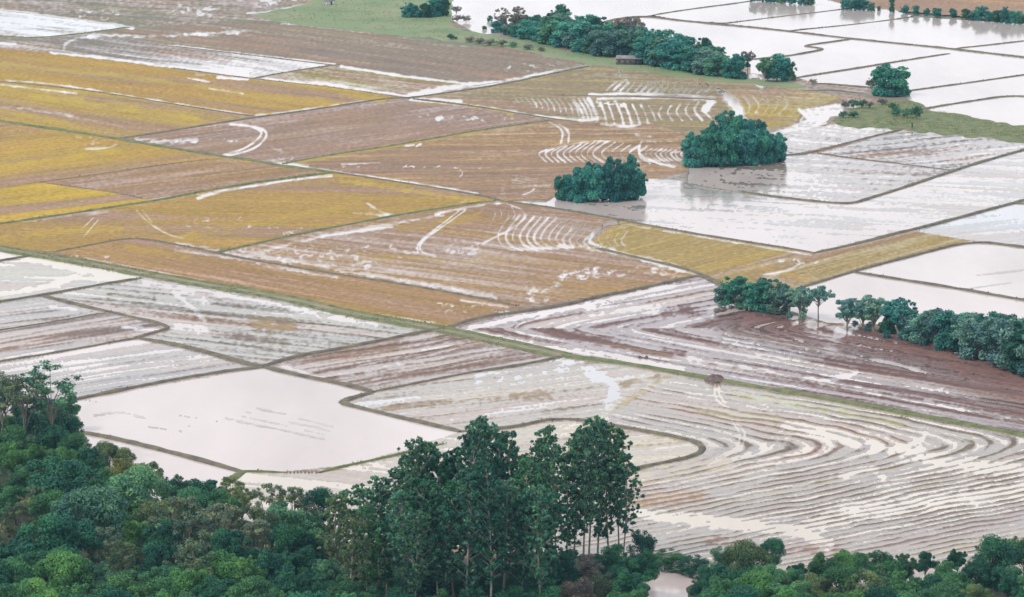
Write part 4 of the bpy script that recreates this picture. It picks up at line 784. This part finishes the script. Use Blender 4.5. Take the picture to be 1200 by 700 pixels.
for i, (x, yt, yb, w_, t) in enumerate([(536, 18, 26, 1.1, 'P'), (546, 18, 26, 1.1, 'P'), (550, 43, 50, 1.2, 'P'), (562, 45, 52, 1.2, 'P'), (574, 46, 54, 1.2, 'P'), (588, 47, 55, 1.2, 'P'), (602, 49, 56, 1.1, 'E'), (618, 52, 59, 1.2, 'P'), (634, 55, 61, 1.1, 'P'), (528, 40, 47, .9, 'D'), (534, 43, 47, .8, 'G')]):
    plant('shrub', x, yb, (yb - yt) / scale_at(yb), w_, t, "%s shrub, %s in low scrub below left end of far belt" % (WORD[t], ORD[i]), "scrub on the far meadow", "shrub", "shrub", z=.2)
for i, (x, yt, yb, w_, t) in enumerate([(990, 118, 128, .8, 'P'), (1000, 117, 128, .8, 'E'), (1010, 117, 128, .8, 'E'), (1019, 119, 128, .8, 'P'), (988, 131, 139, 1, 'E'), (1000, 131, 139, 1, 'D'), (1034, 116, 124, 1, 'P'), (1047, 121, 132, .8, 'M'), (1051, 126, 137, .9, 'E'), (1063, 128, 139, 1, 'E'), (1074, 124, 141, .55, 'E'), (1069, 144, 152, .2, 'O')]):
    plant('shrub', x, yb, (yb - yt) / scale_at(yb), w_, t, "%s bush, %s from left on wide grassy bank" % (WORD[t], ORD[i]), "bushes on the grassy bank", "bush", "bush", z=.3)
for i, (x, yt, yb, w_, t) in enumerate([(884, -12, 2, 1, 'T'), (894, -12, 2, .9, 'T'), (904, -14, 3, .9, 'T'), (916, -12, 4, .9, 'E'), (928, -12, 5, .9, 'T'), (940, -10, 6, .9, 'T'), (950, -8, 6, .9, 'E'),
        (992, -2, 11, 1.2, 'T'), (1002, -3, 12, 1.2, 'T'), (1012, 0, 12, 1.2, 'T'), (1021, 3, 13, 1.2, 'E'), (1030, 7, 13, .8, 'E'), (1060, 6, 16, 1.1, 'T'), (1073, 7, 17, 1.1, 'T'), (1086, 10, 18, 1.2, 'T'), (1098, 9, 20, 1.1, 'T'), (1117, 10, 20, 1.1, 'T'),
        (1132, 11, 22, 1.2, 'M'), (1141, 12, 23, 1.2, 'T'), (1150, 7, 24, 1.0, 'T'), (1159, 13, 25, 1.1, 'T'), (1168, 13, 26, 1.2, 'D'), (1179, 9, 27, 1.0, 'T'), (1190, 12, 28, 1.1, 'T'), (1201, 15, 29, 1.1, 'M'), (1214, 15, 30, 1.1, 'T'), (1228, 16, 31, 1.1, 'T')]):
    plant('distant', x, yb, (yb - yt) / scale_at(yb), w_, t, "%s tree, %s from left in far right hedge" % (WORD[t], ORD[i]), "far right hedge", "hedge_tree", var=i)

# ---------------------------------------------------------------- small things
def boxm(name, c, s, m, parent, rz=0):
    x, y, z = s[0] / 2, s[1] / 2, s[2] / 2
    V = [(c[0] + a * x, c[1] + b * y, c[2] + d * z) for a in (-1, 1) for b in (-1, 1) for d in (-1, 1)]
    F = [(0, 1, 3, 2), (4, 6, 7, 5), (0, 4, 5, 1), (2, 3, 7, 6), (0, 2, 6, 4), (1, 5, 7, 3)]
    return obj(name, mesh_np(name, V, F, m), parent)
M_SHEET = plain("weathered_sheet", [(.3, (.09, .08, .08)), (.7, (.16, .14, .135))], .8, .8)
M_ROOF = plain("old_roof", [(.3, (.13, .125, .13)), (.7, (.21, .20, .205))], .6, .85)
M_DARK = plain("opening_shade", [(.3, (.02, .02, .02)), (.7, (.04, .04, .04))])  # near-black colour puts unlit interior shade on door and window panels
M_WHITE = plain("whitewash", [(.3, (.6, .6, .6)), (.7, (.78, .78, .77))])
def shed(x, yb, w_, d_, h_, label, name, wall, roof):
    X, Y = g1(x, yb); e = bpy.data.objects.new(name, None); COL.objects.link(e); e.location = (X, Y, .15); e.rotation_euler = (0, 0, rad(-12)); tag(e, label, "shed")
    boxm("back_wall", (0, d_ / 2, h_ / 2), (w_, .2, h_), wall, e); boxm("front_wall", (-w_ * .12, -d_ / 2, h_ / 2), (w_ * .76, .2, h_), wall, e)
    boxm("side_wall", (-w_ / 2 + .1, 0, h_ / 2 - .01), (.2, d_ - .25, h_ - .03), wall, e); boxm("side_wall", (w_ / 2 - .1, 0, h_ / 2 - .01), (.2, d_ - .25, h_ - .03), wall, e)
    boxm("doorway", (w_ * .38, -d_ / 2 + .12, h_ * .42), (w_ * .22, .1, h_ * .84), M_DARK, e)
    for k in range(3): boxm("window", (-w_ * .38 + k * w_ * .22, -d_ / 2 - .12, h_ * .55), (w_ * .08, .06, h_ * .3), M_DARK, e)
    o = .5; V = [(-w_ / 2 - o, -d_ / 2 - o, h_ - .1), (w_ / 2 + o, -d_ / 2 - o, h_ - .1), (w_ / 2 + o, 0, h_ + 1.3), (-w_ / 2 - o, 0, h_ + 1.3), (w_ / 2 + o, d_ / 2 + o, h_ - .1), (-w_ / 2 - o, d_ / 2 + o, h_ - .1)]
    V = V + [(a, b, c - .15) for a, b, c in V]
    F = [(0, 1, 2, 3), (3, 2, 4, 5), (7, 6, 9, 8), (8, 9, 11, 10), (0, 6, 7, 1), (5, 4, 10, 11), (1, 7, 8, 2), (2, 8, 10, 4), (0, 3, 9, 6), (3, 5, 11, 9)]
    obj("roof", mesh_np("roof", V, F, roof), e)
shed(738, 76, 13, 6, 3.4, "long weathered grey shed in front of the far tree belt", "shed", M_SHEET, M_ROOF)
shed(386, 6, 4.5, 3.5, 2.4, "tiny white hut at top left corner of the far meadow", "hut", M_WHITE, M_ROOF)

def mound(name, x, y, rx, ry, h, m, label, cat, seed, group=None):
    rs = np.random.RandomState(seed); X, Y = g1(x, y); V = [(0, 0, h)]; F = []; nr, ns = 4, 14
    for r in range(1, nr + 1):
        for s in range(ns):
            an = 2 * math.pi * s / ns; q = r / nr * rs.uniform(.85, 1.15); V.append((rx * q * math.cos(an), ry * q * math.sin(an), max(-.3, h * (1 - q * q) * rs.uniform(.7, 1.25) - (.3 if r == nr else 0))))
    me = bpy.data.meshes.new(name)
    for s in range(ns): F.append((0, 1 + s, 1 + (s + 1) % ns))
    for r in range(nr - 1):
        for s in range(ns):
            a = 1 + r * ns + s; b = 1 + r * ns + (s + 1) % ns; F.append((a, a + ns, b + ns, b))
    me.from_pydata(V, [], F); me.materials.append(m); o = obj(name, me); o.location = (X, Y, 0); return tag(o, label, cat, group)
M_CLOD = plain("dug_earth", [(.3, (.07, .05, .048)), (.7, (.15, .11, .10))], .8)
mound("earth_mound", 838, 446, 3.8, 4.0, 1.9, M_CLOD, "brown dug earth mound on the olive green bank", "mound", 1)
mound("mud_clod", 750, 419.5, .8, .9, .75, M_CLOD, "left of two small dark clods in white water by the track", "clod", 2, "dark clods")
mound("mud_clod", 757.5, 419.5, .75, .9, .75, M_CLOD, "right of two small dark clods in white water by the track", "clod", 3, "dark clods")
for i in range(9):
    mound("grass_tuft", 336 + i * 4.3 + TR.uniform(-.6, .6), 554 + TR.uniform(-.3, .3), .34, .5, .35, M_BANK, "%s tuft from left along the drowned gap in thin bank" % ORD[i], "tuft", 20 + i, "tufts in the bank gap")

# ---------------------------------------------------------------- air
def b_haze(n, o):
    v = N(n, "ShaderNodeVolumePrincipled"); v.inputs["Color"].default_value = (.36, .70, .95, 1)
    v.inputs["Density"].default_value = 0.000028; v.inputs["Anisotropy"].default_value = 0.0
    L(n, v.outputs[0], o.inputs["Volume"])
M_HAZE = mat("haze_air", b_haze)
hx, hy0, hy1, hz0, hz1 = 31000, -3200, 46000, -1.6, 262
V = [(a, b, c) for a in (-hx, hx) for b in (hy0, hy1) for c in (hz0, hz1)]
tag(obj("haze", mesh_np("haze", V, [(0, 1, 3, 2), (4, 6, 7, 5), (0, 4, 5, 1), (2, 3, 7, 6), (0, 2, 6, 4), (1, 5, 7, 3)], M_HAZE)), "thin bluish air over the whole plain", kind="stuff")
